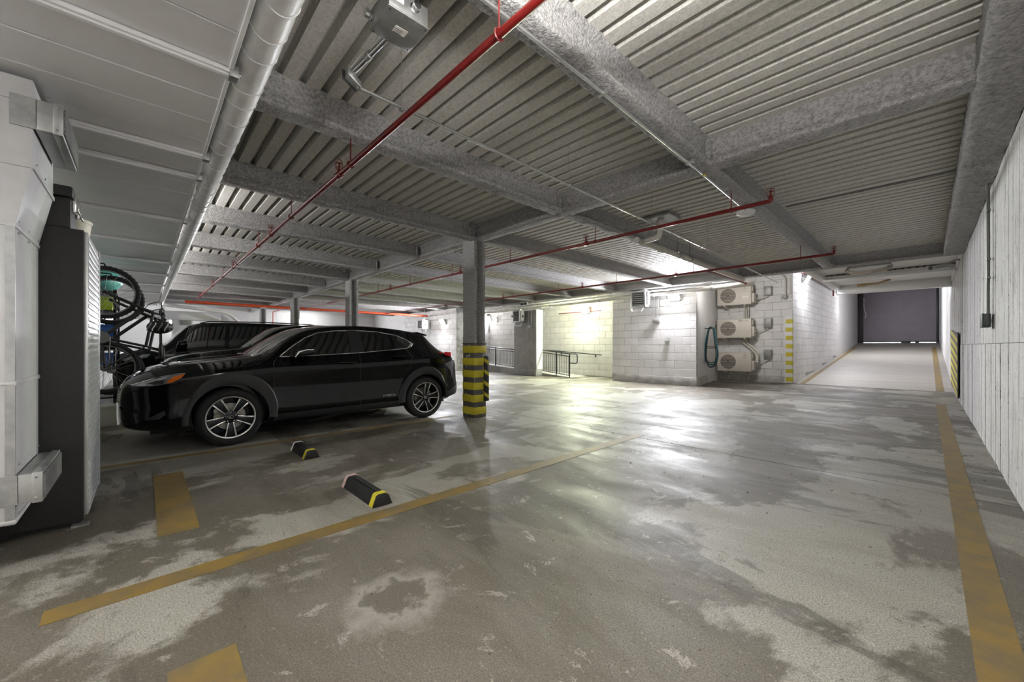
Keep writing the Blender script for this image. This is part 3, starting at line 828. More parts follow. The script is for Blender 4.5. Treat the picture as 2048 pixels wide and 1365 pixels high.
for s in (1, -1):
    # three side panes
    C1.patch('side_window', [(1.275, 1.032), (1.42, 1.162), (1.58, 1.272), (1.75, 1.344), (2.0, 1.381), (2.16, 1.389), (2.16, 1.058), (1.635, 1.04)], M['glass'], c1, s)
    C1.patch('side_window', [(2.35, 1.392), (2.62, 1.379), (2.80, 1.352), (2.83, 1.103), (2.37, 1.075)], M['glass'], c1, s)
    C1.patch('quarter_window', [(2.825, 1.347), (2.91, 1.334), (3.06, 1.270), (3.165, 1.205), (3.12, 1.155), (3.03, 1.127), (2.85, 1.106)], M['glass'], c1, s)
    C1.patch('pillar_cover', [(2.165, 1.389), (2.345, 1.392), (2.365, 1.074), (2.165, 1.058)], M['blk'], c1, s, .004)
    C1.seam('window_chrome', WIN, .0085, M['chrome'], c1, s, .007, 6, .03, True)
    C1.patch('chrome_point', [(3.10, 1.252), (3.19, 1.205), (3.13, 1.150), (3.05, 1.128), (3.13, 1.205)], M['chrome'], c1, s, .010, .006)
    arch_trim(C1, 'arch_cladding', WF, WZ, c1, s, .385, AF, M['clad'])
    arch_trim(C1, 'arch_cladding', WRr, WZ, c1, s, .375, AR, M['clad'])
    C1.patch('sill_cladding', [(1.17, .235), (2.88, .235), (2.88, .335), (1.2, .315)], M['clad'], c1, s, .012, .03)
    C1.seam('door_seam', [(1.20, .30), (1.19, .6), (1.18, .95), (1.23, 1.02)], .0035, M['cavity'], c1, s, -.0005)
    C1.seam('door_seam', [(2.262, .30), (2.27, .7), (2.28, 1.05)], .0035, M['cavity'], c1, s, -.0005)
    C1.seam('door_seam', [(2.88, .42), (2.93, .72), (3.06, .86), (3.10, 1.0), (3.02, 1.12)], .0035, M['cavity'], c1, s, -.0005)
    hl = C1.patch('headlight', [(-.10, .745), (.00, .785), (.10, .820), (.25, .852), (.32, .856), (.30, .815), (.22, .765), (.09, .742)], M['lamp'], c1, s, .006)
    C1.patch('indicator', [(.17, .775), (.235, .835), (.33, .858), (.29, .812), (.215, .765)], M['amber'], hl, s, .010, .006)
    C1.patch('lamp_bezel', [(.02, .765), (.10, .798), (.16, .80), (.15, .762), (.08, .754)], M['blk'], hl, s, .010, .006)
    C1.seam('daytime_strip', [(-.10, .752), (.0, .79), (.10, .826), (.25, .859), (.33, .862)], .006, M['chrome'], hl, s, .008)
    C1.patch('fog_trim', [(.03, .40), (.16, .47), (.17, .43), (.12, .385), (.05, .38)], M['clad'], c1, s, .008)
    C1.patch('tail_lamp', [(3.66, 1.07), (3.80, 1.062), (3.90, 1.04), (3.985, .98), (3.99, .93), (3.90, .985), (3.75, 1.03), (3.64, 1.045)], M['redl'], c1, s, .014, .03)
    part('lamp_blade', MB().hexa([(XC1 + s * .60, 3.90, .975), (XC1 + s * .865, 3.70, 1.015), (XC1 + s * .875, 3.84, .985), (XC1 + s * .60, 4.03, .955), (XC1 + s * .60, 3.88, 1.045), (XC1 + s * .835, 3.72, 1.07), (XC1 + s * .845, 3.86, 1.06), (XC1 + s * .60, 4.03, 1.02)]), M['redl'], c1, bevel=.014)
    C1.patch('bumper_insert', [(3.70, .87), (3.93, .93), (3.90, .80), (3.87, .60), (3.84, .74), (3.80, .82)], M['clad'], c1, s, .006)
    C1.patch('rear_skid', [(3.70, .27), (3.98, .345), (4.0, .43), (3.96, .50), (3.70, .38)], M['clad'], c1, s, .012)
    for (ya, yb, za, zb) in ((1.975, 2.215, .935, .93), (2.76, 2.99, 1.01, 1.005)):
        P = [C1.pt(ya + (yb - ya) * k / 8, za + (zb - za) * k / 8, s, .004 + .03 * math.sin(PI * k / 8) ** .6) for k in range(9)]
        part('door_handle', MB().tube(P, [.008] + [.019] * 7 + [.008], 10), M['paint'], c1, smooth=60)
        part('handle_cup', MB().sphere(C1.pt((ya + yb) / 2, (za + zb) / 2 - .004, s, -.012), .1, 16, 8, (.16, 1.05, .36)), M['paint2'], c1, smooth=60)
    mm = part('mirror', MB().prism([(1.36, 1.035), (1.40, 1.115), (1.48, 1.142), (1.60, 1.138), (1.615, 1.075), (1.56, 1.045)], lambda p: (XC1 + s * .90, p[0] + .02, p[1]), lambda p: (XC1 + s * 1.06, p[0], p[1] + .004)), M['paint'], c1, bevel=.018, bseg=3)
    part('mirror_arm', MB().bar((XC1 + s * .82, 1.40, 1.035), (XC1 + s * .95, 1.47, 1.06), .07, .03), M['blk'], mm, bevel=.006)
    part('mirror_chrome', MB().tube([(XC1 + s * 1.064, 1.375, 1.03), (XC1 + s * 1.066, 1.42, 1.09), (XC1 + s * 1.066, 1.50, 1.118), (XC1 + s * 1.064, 1.59, 1.12)], .008, 6), M['chrome'], mm)
C1.top('windscreen', .99, 1.66, lambda t: .735 - .14 * t, M['glass'], c1)
C1.top('rear_window', 3.50, 3.74, lambda t: .52 + .06 * t, M['glass'], c1)
part('rear_spoiler', MB().hexa([(XC1 - .56, 3.38, 1.375), (XC1 + .56, 3.38, 1.375), (XC1 + .52, 3.56, 1.335), (XC1 - .52, 3.56, 1.335), (XC1 - .56, 3.36, 1.405), (XC1 + .56, 3.36, 1.405), (XC1 + .54, 3.57, 1.36), (XC1 - .54, 3.57, 1.36)]), M['paint'], c1, bevel=.012)
# spindle grille on the nose: dark opening, chrome-tipped bars, bright frame
nose = lambda x, z: C1.T[0] - .012 + .10 * max(0, abs(x) - .30) ** 1.3 + .12 * max(0, z - .58)
gr = part('grille', MB().prism([(-.34, .33), (.34, .33), (.40, .40), (.27, .54), (.36, .69), (-.36, .69), (-.27, .54), (-.40, .40)], lambda p: (XC1 + p[0], nose(*p) + .03, p[1]), lambda p: (XC1 + p[0], nose(*p), p[1])), M['cavity'], c1)
for k in range(11):
    z = .355 + k * .031; hw = .30 + .10 * min(1, abs(z - .54) / .14)
    part('grille_bar', MB().tube([(XC1 + hw * q, nose(hw * q, z) - .004, z) for q in (-1, -.75, -.5, -.25, 0, .25, .5, .75, 1)], .009, 6), M['chrome'], gr)
for s in (1, -1):
    part('grille_frame', MB().prism([(.36, .70), (.40, .70), (.30, .54), (.44, .41), (.52, .32), (.36, .315), (.40, .40), (.27, .54)], lambda p: (XC1 + s * p[0], nose(*p) + .03, p[1]), lambda p: (XC1 + s * p[0], nose(*p) - .018, p[1])), M['chrome'], gr, bevel=.004)
part('hood_crease', MB().tube([(XC1 + .60, y, C1.zt(y, .60) + .001) for y in (.02, .2, .4, .6, .8, .95)], .006, 6), M['paint'], c1, smooth=60)
part('hood_crease', MB().tube([(XC1 - .60, y, C1.zt(y, .60) + .001) for y in (.02, .2, .4, .6, .8, .95)], .006, 6), M['paint'], c1, smooth=60)
for s in (1, -1): C1.seam('bumper_crease', [(-.12, .725), (.0, .735), (.12, .728), (.24, .742), (.33, .79)], .007, M['paint'], c1, s, .003)
part('underbody', MB().box(XC1 - .62, XC1 + .62, .05, 3.85, .19, .30), M['cavity'], c1)
D1 = wheel_meshes()
for (yy, sp) in ((WF, 0), (WRr, math.radians(24))):
    for s in (1, -1): add_wheel(c1, XC1 + s * .80, yy, WZ, D1, s, sp + PI)


def text_part(name, txt, size, mt, parent, origin, ex, ey, depth=.002, shear=0, spacing=1.0):
    cu = bpy.data.curves.new(name, 'FONT'); cu.body = txt; cu.size = size; cu.extrude = depth; cu.shear = shear; cu.space_character = spacing
    o = bpy.data.objects.new(name, cu); COL.objects.link(o)
    dg = bpy.context.evaluated_depsgraph_get(); dg.update()
    me = bpy.data.meshes.new_from_object(o.evaluated_get(dg)); bpy.data.objects.remove(o)
    ex = Vector(ex).normalized(); ey = Vector(ey).normalized(); ez = ex.cross(ey)
    for v in me.vertices: v.co = Vector(origin) + ex * v.co.x + ey * v.co.y + ez * v.co.z
    me.materials.clear(); me.materials.append(mt)
    return link(name, me, parent)


px = C1.pt(2.69, .42, 1, .004)
text_part('hybrid_badge', 'HYBRID', .048, M['badge'], c1, (px[0], 2.60, .405), (0, 1, 0), (0, 0, 1), .002, .2, 1.25)

# second car: taller dark crossover, mostly hidden
ST2 = [(r[0], r[1], r[2], r[3] * 1.08, r[4], r[5] * 1.09, r[6], r[7] * 1.085) for r in ST]
XC2 = -9.35
c2 = thing('parked_car', 'black car parked just beyond the crossover, only bonnet and windscreen showing', 'car', (XC2, 2.4, 0))
C2 = Car(XC2, ST2, .34)
b2 = part('body', C2.body(.06), M['paint2'], c2, smooth=40)
cut = []
for yy in (WF + .34, WRr + .34):
    for s in (-1, 1): cut.append(link('cutter', MB().lathe([(.385, -.16), (.385, .3)], (XC2 + s * .82, yy, WZ + .01), (s, 0, 0), 28).mesh('cutter', M['clad'])))
boolean_diff(b2, cut)
C2.top('windscreen', 1.34, 2.0, lambda t: .735 - .14 * t, M['glass'], c2)
C2.top('rear_window', 3.84, 4.07, lambda t: .52 + .06 * t, M['glass'], c2)
for s in (1, -1):
    C2.patch('side_window', [(1.64, 1.12), (1.92, 1.375), (2.1, 1.46), (2.5, 1.50), (2.5, 1.145), (1.98, 1.125)], M['glass'], c2, s)
    C2.patch('side_window', [(2.68, 1.505), (3.1, 1.48), (3.4, 1.38), (3.45, 1.25), (3.2, 1.19), (2.7, 1.16)], M['glass'], c2, s)
    h2 = C2.patch('headlight', [(.25, .805), (.45, .885), (.66, .92), (.62, .86), (.44, .805)], M['lamp'], c2, s, .008)
    C2.patch('tail_lamp', [(4.0, 1.15), (4.3, 1.08), (4.31, 1.0), (4.0, 1.11)], M['redl'], c2, s, .014)
    part('mirror', MB().prism([(1.74, 1.12), (1.80, 1.21), (1.96, 1.225), (1.98, 1.14)], lambda p: (XC2 + s * .90, p[0], p[1]), lambda p: (XC2 + s * 1.06, p[0], p[1])), M['paint2'], c2, bevel=.018)
    arch_trim(C2, 'arch_cladding', WF + .34, WZ, c2, s, .385, AF, M['clad']); arch_trim(C2, 'arch_cladding', WRr + .34, WZ, c2, s, .375, AR, M['clad'])
for yy in (WF + .34, WRr + .34):
    for s in (1, -1): add_wheel(c2, XC2 + s * .80, yy, WZ, D1, s, .3, False)
part('underbody', MB().box(XC2 - .62, XC2 + .62, .4, 4.2, .19, .30), M['cavity'], c2)

# third car: tall black sport-utility vehicle
ST3 = [(-.48, .45, .60, .75, .56, .86, .48, .88), (-.42, .36, .76, .82, .72, .95, .62, .98), (-.30, .30, .88, .90, .84, 1.02, .72, 1.05), (-.05, .27, .95, .96, .92, 1.07, .80, 1.10), (.22, .26, .97, 1.0, .94, 1.10, .83, 1.14), (.34, .26, .97, 1.01, .94, 1.15, .83, 1.22),
       (.55, .26, .97, 1.02, .94, 1.38, .78, 1.46), (.78, .26, .97, 1.03, .945, 1.60, .74, 1.66), (1.1, .26, .97, 1.04, .95, 1.68, .73, 1.73), (2.0, .26, .97, 1.05, .95, 1.70, .73, 1.76), (3.2, .26, .97, 1.06, .95, 1.69, .73, 1.745), (3.9, .28, .96, 1.06, .94, 1.63, .72, 1.69),
       (4.1, .32, .95, 1.06, .92, 1.42, .76, 1.47), (4.22, .36, .92, 1.04, .89, 1.18, .78, 1.20), (4.28, .42, .86, .9, .82, .95, .75, .96)]
XC3 = -12.25
c3 = thing('sport_utility_car', 'tall black wagon with long side windows, third in the row', 'car', (XC3, 1.9, 0))
C3 = Car(XC3, ST3, 0, .015)
b3 = part('body', C3.body(.06), M['paint2'], c3, smooth=40)
cut = []
for yy in (.45, 3.35):
    for s in (-1, 1): cut.append(link('cutter', MB().lathe([(.42, -.16), (.42, .3)], (XC3 + s * .88, yy, .38), (s, 0, 0), 28).mesh('cutter', M['clad'])))
boolean_diff(b3, cut)
C3.top('windscreen', .36, .80, lambda t: .78 - .10 * t, M['glass'], c3)
for s in (1, -1):
    C3.patch('side_window', [(.50, 1.12), (.66, 1.32), (.86, 1.55), (1.0, 1.60), (1.42, 1.63), (1.38, 1.13)], M['glass'], c3, s)
    C3.patch('side_window', [(1.50, 1.635), (2.45, 1.645), (2.45, 1.14), (1.47, 1.13)], M['glass'], c3, s)
    C3.patch('side_window', [(2.52, 1.645), (3.6, 1.62), (3.75, 1.2), (2.52, 1.15)], M['glass'], c3, s)
    C3.patch('headlight', [(-.36, .88), (-.1, .98), (.1, 1.0), (.05, .92), (-.25, .83)], M['lamp'], c3, s, .008)
    C3.patch('tail_lamp', [(4.0, 1.15), (4.2, 1.08), (4.2, .95), (4.05, 1.0)], M['redl'], c3, s, .012)
    part('mirror', MB().prism([(.50, 1.13), (.54, 1.27), (.68, 1.28), (.70, 1.14)], lambda p: (XC3 + s * .98, p[0], p[1]), lambda p: (XC3 + s * 1.17, p[0], p[1])), M['paint2'], c3, bevel=.02)
    part('roof_rail', MB().tube([(XC3 + s * .68, y, C3.zt(y, .68) + z) for y, z in ((.95, .01), (1.1, .035), (2.2, .04), (3.3, .035), (3.5, .01))], .014, 6), M['blk'], c3)
D3 = wheel_meshes(.37, .26, .23)
for yy in (.45, 3.35):
    for s in (1, -1): add_wheel(c3, XC3 + s * .86, yy, .37, D3, s, .6, False)
part('underbody', MB().box(XC3 - .62, XC3 + .62, -.2, 4.0, .22, .34), M['cavity'], c3)

# ------------------------------------------------------------------ flood lamps (each carries its own light)
def flood(label, loc, out, power, col, tilt=18, wd=.36, warm=False, size=.3, group='wall flood lamps'):
    out = Vector(out).normalized(); side = Vector((-out.y, out.x, 0)); p = Vector(loc)
    t = thing('flood_lamp', label, 'lamp', p, group)
    hw = side * wd / 2; up = Vector((0, 0, 1))
    mb = MB().hexa([p - hw - up * .12, p + hw - up * .12, p + hw + out * .05 - up * .12, p - hw + out * .05 - up * .12, p - hw + up * .12, p + hw + up * .12, p + hw + out * .19 + up * .12, p - hw + out * .19 + up * .12])
    part('housing', mb, M['steelg'], t, bevel=.01)
    a = math.radians(tilt); d = (out * math.cos(a) - up * math.sin(a)).normalized()
    c = p + out * .125 - up * .002
    nrm = (out * .24 - up * .14).normalized(); vv = side.cross(nrm).normalized()
    q = [c - hw * .88 - vv * .115 + nrm * .004, c + hw * .88 - vv * .115 + nrm * .004, c + hw * .88 + vv * .115 + nrm * .004, c - hw * .88 + vv * .115 + nrm * .004]
    part('lens', MB().hexa([*q, *[k + nrm * .012 for k in q]]), M['lensg'] if warm else M['lensm'], t)
    ld = bpy.data.lights.new('flood_light', 'AREA'); ld.shape = 'RECTANGLE'; ld.size = size; ld.size_y = size * .7; ld.energy = power * FLOOD; ld.color = col
    lo = bpy.data.objects.new('flood_light', ld); COL.objects.link(lo); lo.parent = t
    lo.location = (c + nrm * .035) - p
    lo.rotation_euler = d.to_track_quat('-Z', 'Y').to_euler()
    return t


COOL, GRN, NEU = (.93, .94, 1.0), (.93, 1.0, .72), (1.0, .98, .95)
flood('square flood lamp above the spigot on the lit block wall', (-5.12, YW - .01, 2.62), (0, -1, 0), 180, COOL)
flood('glowing flood lamp on the walkway wall above the handrail', (-8.94, YN - .01, 2.53), (0, -1, 0), 205, GRN, warm=True)
flood('flood lamp on the block wall behind the black car', (-15.7, 10.38, 2.30), (0, -1, 0), 140, COOL)
flood('first flood lamp on the ramp wall, nearer the alcove corner', (XRAMP + .01, 15.9, 3.36), (1, 0, 0), 85, COOL)
flood('second flood lamp on the ramp wall, nearer the shutter', (XRAMP + .01, 23.2, 3.62), (1, 0, 0), 105, COOL)
flood('added flood lamp on the end wall far behind the cars', (XL + .01, 6.2, 2.5), (1, 0, 0), 190, COOL, tilt=-10)  # added lamp, aimed up to brighten the left ceiling
flood('added flood lamp low on the end wall behind the third car', (XL + .01, 1.0, 2.2), (1, 0, 0), 80, COOL, tilt=-5)  # also added, brightens the far left region
flood('added fill lamp on the hidden back of the far girder, facing the outdoor units', (-3.75, 11.05, 2.985), (0, 1, 0), 12, (1.0, .95, .88), tilt=25)  # added out of sight behind the girder to light the alcove
flood('flood lamp at the far left end of the walkway wall, behind the banded column', (-14.75, YN - .01, 2.5), (0, -1, 0), 220, COOL, tilt=10)


def fill_strip_light(label, x0, x1, y, z, up, down, col=NEU, ahead=0):  # builds the added fill lamps, all out of view
    t = thing('fill_strip', label, 'lamp', ((x0 + x1) / 2, y, z), 'added fill strips')
    part('channel', MB().box(x0 - .03, x1 + .03, y - .02, y + .02, z - .015, z + .015), M['white'], t, bevel=.004)
    for dy in ((-.05, .05) if not ahead else (.05,)): part('tube', MB().tube([(x0, y + dy, z), (x1, y + dy, z)], .016, 10), M['lensm'], t)
    for xx in (x0 + .1, x1 - .1): part('hanger_rod', MB().tube([(xx, y, z), (xx, y, 3.1 if y > .33 or z > 2.7 else 2.57)], .004, 5), M['conduit'], t)
    if ahead:
        ld = bpy.data.lights.new('fill_strip_light', 'AREA'); ld.shape = 'RECTANGLE'; ld.size = x1 - x0; ld.size_y = .1; ld.energy = ahead * FLOOD; ld.color = col
        lo = bpy.data.objects.new('fill_strip_light', ld); COL.objects.link(lo); lo.parent = t
        lo.location = (0, .07, 0); lo.rotation_euler = (PI / 2 + .12, 0, 0)
    for (e, sg) in ((up, 1), (down, -1)):
        if not e: continue
        ld = bpy.data.lights.new('fill_strip_light', 'AREA'); ld.shape = 'RECTANGLE'; ld.size = x1 - x0; ld.size_y = .14; ld.energy = e * FLOOD; ld.color = col
        lo = bpy.data.objects.new('fill_strip_light', ld); COL.objects.link(lo); lo.parent = t
        lo.location = ((0, 0, .03 * sg)); lo.rotation_euler = (PI if sg > 0 else 0, 0, 0)


fill_strip_light('added twin-tube fill lamp hung under the deck above the viewer', -.75, .25, .72, 2.46, 44, 3)  # added out of frame to light the deck and beams
fill_strip_light('added twin-tube fill lamp under the white soffit behind the viewer', -2.2, -1.0, -2.1, 2.36, 34, 9)  # added behind the camera to brighten the soffit and white duct
for (nm, xa, xb) in (('first', -7.7, -5.9), ('second', -11.4, -9.4), ('third', -15.0, -13.0)):
    fill_strip_light(nm + ' added fill strip tucked unseen above the soffit edge behind the wrapped pipe', xa, xb, -.32, 2.80, 0, 0, NEU, 15)  # added and hidden by the soffit, lifts the left beams and deck

# ------------------------------------------------------------------ floor markings, stops, grit
def mark(label, x0, x1, y0, y1, mt, nm='floor_line', cat='floor line'):
    return one(nm, MB().box(x0, x1, y0, y1, .0002, .0022), M[mt], label, cat, 'yellow floor markings', smooth=0)


mark('worn yellow stall line running from the left foreground past the nearer wheel stop', -2.66, -2.53, -.32, 4.8, 'yline')
mark('worn yellow stall line beside the crossover, leading to the banded column', -5.46, -5.36, -.8, 3.8, 'yline')
mark('wide yellow lane line along the right wall', .12, .25, -1.5, 11.55, 'yline')
mark('broad faded yellow bar across the stall beside the cabinet', -4.75, -3.21, .06, .262, 'yline', 'floor_bar', 'floor bar')
mark('rusty faded yellow bar at the bottom edge of the view', -1.86, -.9, .06, .262, 'yline', 'floor_bar', 'floor bar')
one('floor_line', MB().hexa([(XRAMP + .14, YR + .05, rz(YR + .05) - .02), (XRAMP + .26, YR + .05, rz(YR + .05) - .02), (XRAMP + .26, 28, rz(28) - .02), (XRAMP + .14, 28, rz(28) - .02), (XRAMP + .14, YR + .05, rz(YR + .05) + .004), (XRAMP + .26, YR + .05, rz(YR + .05) + .004), (XRAMP + .26, 28, rz(28) + .004), (XRAMP + .14, 28, rz(28) + .004)]), M['yline'], 'yellow line up the left edge of the ramp', 'floor line', 'yellow floor markings')
one('floor_line', MB().hexa([(.16, YR + .05, rz(YR + .05) - .02), (.3, YR + .05, rz(YR + .05) - .02), (.3, 28, rz(28) - .02), (.16, 28, rz(28) - .02), (.16, YR + .05, rz(YR + .05) + .004), (.3, YR + .05, rz(YR + .05) + .004), (.3, 28, rz(28) + .004), (.16, 28, rz(28) + .004)]), M['yline'], 'yellow line up the right edge of the ramp', 'floor line', 'yellow floor markings')


def stop(label, x0, x1, y, white):
    t = thing('wheel_stop', label, 'wheel stop', ((x0 + x1) / 2, y, 0), 'rubber wheel stops')
    pr = lambda s=1.: [(-.075 * s, 0), (.075 * s, 0), (.045 * s, .075 * s), (.03 * s, .085 * s), (-.03 * s, .085 * s), (-.045 * s, .075 * s)]
    part('rubber_block', MB().prism(pr(), lambda p: (x0, y + p[0], p[1]), lambda p: (x1, y + p[0], p[1])), M['blk'], t, bevel=.004)
    q = [(a * 1.03, b * 1.03 + .0005) for a, b in pr()]
    part('yellow_tape', MB().prism(q, lambda p: (x1 - .075, y + p[0], p[1]), lambda p: (x1 - .02, y + p[0], p[1])), M['yellow'], t)
    part('pale_tape', MB().prism(q, lambda p: (x0 + .01, y + p[0], p[1]), lambda p: (x0 + .05, y + p[0], p[1])), M[white], t)
    part('rubber_tread', MB().box(x0 + .06, x1 - .09, y - .012, y + .014, .085, .0875), M['clad'], t)


stop('nearer black rubber wheel stop with yellow end tape, beside the stall line', -3.34, -2.72, 1.27, 'pink')
stop('farther black rubber wheel stop with yellow end tape, close to the crossover', -4.90, -4.37, 1.27, 'label')
mb = MB()
for k in range(900):
    x = random.uniform(-4.6, .4); y = random.uniform(.3, 7.5)
    if random.random() < .55: x = random.gauss(-1.6, .6); y = random.gauss(1.0, .5)
    if not -5.2 < x < .44 or (abs(y - 1.27) < .11 and x < -2.68): continue
    r = random.uniform(.0015, .006) * (1 if y < 3 else 1.5); n = len(mb.v); a = random.uniform(0, 6); h = r * random.uniform(.3, 1.2)
    mb.v += [(x + r * math.cos(a), y + r * math.sin(a), 0), (x + r * math.cos(a + 2.1), y + r * math.sin(a + 2.1), 0), (x + r * 1.5 * math.cos(a + 4.2), y + r * 1.5 * math.sin(a + 4.2), 0), (x, y, h)]
    for f in ((0, 1, 3), (1, 2, 3), (2, 0, 3), (0, 2, 1)): mb.face([n + i for i in f])
one('floor_grit', mb, M['grit'], 'fine grit and crumbs scattered over the foreground floor', 'grit', smooth=0, kind='stuff')

# ------------------------------------------------------------------ red sprinkler pipes
ZS = 2.655


def sprinkler(t, x, y):
    h = part('sprinkler_head', MB().lathe([(.012, 0), (.012, .03), (.006, .035), (.006, .075), (.02, .078), (.02, .082)], (x, y, ZS + .018), (0, 0, 1), 10), M['red'], t)
    cg = MB()
    for k in range(4):
        a = k * PI / 2 + .4; dx, dy = .034 * math.cos(a), .034 * math.sin(a)
        cg.tube([(x + dx * .3, y + dy * .3, ZS + .03), (x + dx, y + dy, ZS + .05), (x + dx, y + dy, ZS + .12), (x + dx * .3, y + dy * .3, ZS + .13)], .0022, 4)
    for zz in (.05, .085, .12): cg.tube([(x + .034 * math.cos(a * PI / 5), y + .034 * math.sin(a * PI / 5), ZS + zz) for a in range(10)], .0022, 4, True)
    part('wire_cage', cg, M['red'], h)


def branch(label, y, xe, heads, hang, elbow=True, r=.021):
    t = thing('sprinkler_pipe', label, 'pipe', (xe, y, ZS), 'red sprinkler pipes')
    path = [(-17.1, y, ZS), (xe, y, ZS)]
    if elbow: path = fillet(path + [(xe + .03, y, ZS), (xe + .03, y, ZS + .05)], .03)
    part('pipe_run', MB().tube(path, r, 12), M['red'], t, smooth=60)
    for x in heads:
        part('tee_fitting', MB().lathe([(r * 1.4, -.04), (r * 1.4, .04)], (x, y, ZS), (1, 0, 0), 12), M['red'], t, bevel=.003)
        sprinkler(t, x, y)
    if elbow: sprinkler(t, xe + .03, y)
    for x in hang:
        part('pipe_hanger', MB().tube([(x, y, ZS + .015), (x, y, ZG + .01)], .005, 6).tube([(x, y + .027 * math.cos(a * PI / 6), ZS + .027 * math.sin(a * PI / 6)) for a in range(12)], .005, 5, True), M['red'], t)


branch('red sprinkler pipe crossing overhead from the top edge towards the far left', 1.233, .3, (-3.5, -6.0, -9.0, -12.0, -15.0), (-1.40, -3.24, -5.01, -6.79, -8.56, -10.33, -12.1, -13.9), elbow=False)
branch('red sprinkler pipe beyond the cross girder, ending in a caged head by the round detector', 4.68, -1.13, (-3.4, -6.5, -9.6, -12.7), (-1.47, -3.24, -5.01, -6.79, -8.56, -10.33, -12.1), True)
branch('farthest red sprinkler pipe, passing in front of the outdoor units', 8.1, -1.06, (-3.6, -6.0, -9.0, -12.2), (-1.47, -3.24, -5.01, -6.79, -8.56, -10.33, -12.1, -13.9), True)
t = thing('sprinkler_main', 'orange-red sprinkler main running crosswise above the parked cars', 'pipe', (-17.1, 5, ZS), 'red sprinkler pipes')
part('pipe_run', MB().tube([(-17.1, 1.0, ZS), (-17.1, 10.3, ZS)], .05, 12), M['orange'], t)
for yy in (1.6, 2.9, 4.68, 6.3, 8.1): part('pipe_coupling', MB().lathe([(.062, -.04), (.062, .04)], (-17.1, yy, ZS), (0, 1, 0), 12), M['orange'], t)
for i, (yy, L) in enumerate(((3.9, 'first'), (6.9, 'second'))):
    one('drop_pipe', MB().tube(fillet([(-17.1, yy, ZS - .05), (-18.6, yy, ZS - .08), (-18.6, yy, ZS - .7)], .05), .022, 8), M['orange'], L + ' thin red drop pipe hanging from the orange main', 'pipe', 'red drop pipes')
t = thing('sprinkler_stub', 'short red pipe with end elbow just above the top outdoor unit', 'pipe', (-3.9, 10.5, 2.7))
part('pipe_run', MB().tube(fillet([(-3.0, 8.1, ZS), (-3.0, 10.5, ZS + .02), (-3.0, 10.55, ZS + .02)], .02), .02, 8), M['red'], t)
part('end_elbow', MB().sphere((-3.0, 10.55, ZS + .02), .032, 10, 6), M['orange'], t)
one('sprinkler_pipe', MB().tube([(-10.2, 12.2, 2.46), (-8.2, 12.2, 2.46)], .016, 8), M['red'], 'thin dark red pipe high on the walkway wall', 'pipe')
one('sprinkler_pipe', MB().tube(fillet([(XRAMP + .08, 14.3, 3.53), (XRAMP + .08, 21.5, 3.60), (XRAMP + .08, 21.5, 3.3)], .1), .03, 10), M['red'], 'red pipe along the top of the ramp wall', 'pipe')

# ------------------------------------------------------------------ conduits, boxes and pipes under the ceiling
t = thing('junction_box', 'galvanised steel junction box with paper label hanging below the deck', 'junction box', (-1.8, .93, 2.75))
part('box_body', MB().box(-1.905, -1.705, .825, 1.03, 2.752, 2.85), M['steelg'], t, bevel=.003)
part('box_cover', MB().box(-1.91, -1.70, .82, 1.035, 2.745, 2.753), M['steelg'], t, bevel=.002)
for (x, y) in ((-1.895, .835), (-1.715, .835), (-1.895, 1.02), (-1.715, 1.02)): part('screw', MB().lathe([(.005, 0), (.004, .003)], (x, y, 2.745), (0, 0, -1), 8), M['ink'], t)
lb = part('paper_label', MB().box(-1.83, -1.785, .90, .965, 2.7435, 2.7448), M['label'], t)
for k in range(3): part('print_line', MB().box(-1.827 + k * .012, -1.825 + k * .012, .905, .945, 2.7428, 2.7436), M['ink'], lb)
part('side_label', MB().box(-1.7045, -1.7035, .86, .90, 2.79, 2.83), M['label'], t)
for (a, b) in (((-1.905, .93, 2.79), (-1.95, .93, 2.79)), ((-1.705, .95, 2.80), (-1.66, .95, 2.80)), ((-1.88, .825, 2.80), (-1.88, .79, 2.80))):
    d = Vector(b) - Vector(a); part('locknut', MB().lathe([(.024, 0), (.024, .012), (.019, .014), (.019, .04)], a, d, 10), M['chrome'], t)
t = thing('conduit_run', 'bright steel conduit from the junction box down to a black-backed elbow fitting', 'conduit', (-2.1, .9, 2.78))
part('pipe_run', MB().tube([(-1.94, .93, 2.79), (-2.31, .89, 2.775)], .0165, 12), M['chrome'], t, smooth=60)
part('coupling', MB().lathe([(.021, -.02), (.021, .02)], (-2.13, .91, 2.782), (1, .1, 0), 12), M['steelg'], t)
part('elbow_body', MB().hexa([(-2.30, .86, 2.75), (-2.36, .86, 2.75), (-2.36, .94, 2.70), (-2.30, .94, 2.70), (-2.30, .86, 2.80), (-2.36, .86, 2.80), (-2.36, .94, 2.74), (-2.30, .94, 2.74)]), M['steelg'], t, bevel=.006)
part('elbow_cover', MB().hexa([(-2.361, .85, 2.75), (-2.368, .85, 2.75), (-2.368, .93, 2.70), (-2.361, .93, 2.70), (-2.361, .85, 2.81), (-2.368, .85, 2.81), (-2.368, .93, 2.75), (-2.361, .93, 2.75)]), M['blk'], t, bevel=.003)
part('loose_wire', MB().tube(fillet([(-1.95, .90, 2.84), (-1.99, .89, 2.78), (-2.12, .885, 2.80), (-2.30, .875, 2.785)], .05), .003, 6), M['label'], t, smooth=60)
t = thing('conduit_run', 'long thin steel conduit running away from the elbow fitting to the far wall', 'conduit', (-2.36, 5, 2.71))
part('pipe_run', MB().tube([(-2.33, .92, 2.715), (-2.36, 5, 2.70), (-2.44, 11.05, 2.68)], .0115, 10), M['conduit'], t, smooth=60)
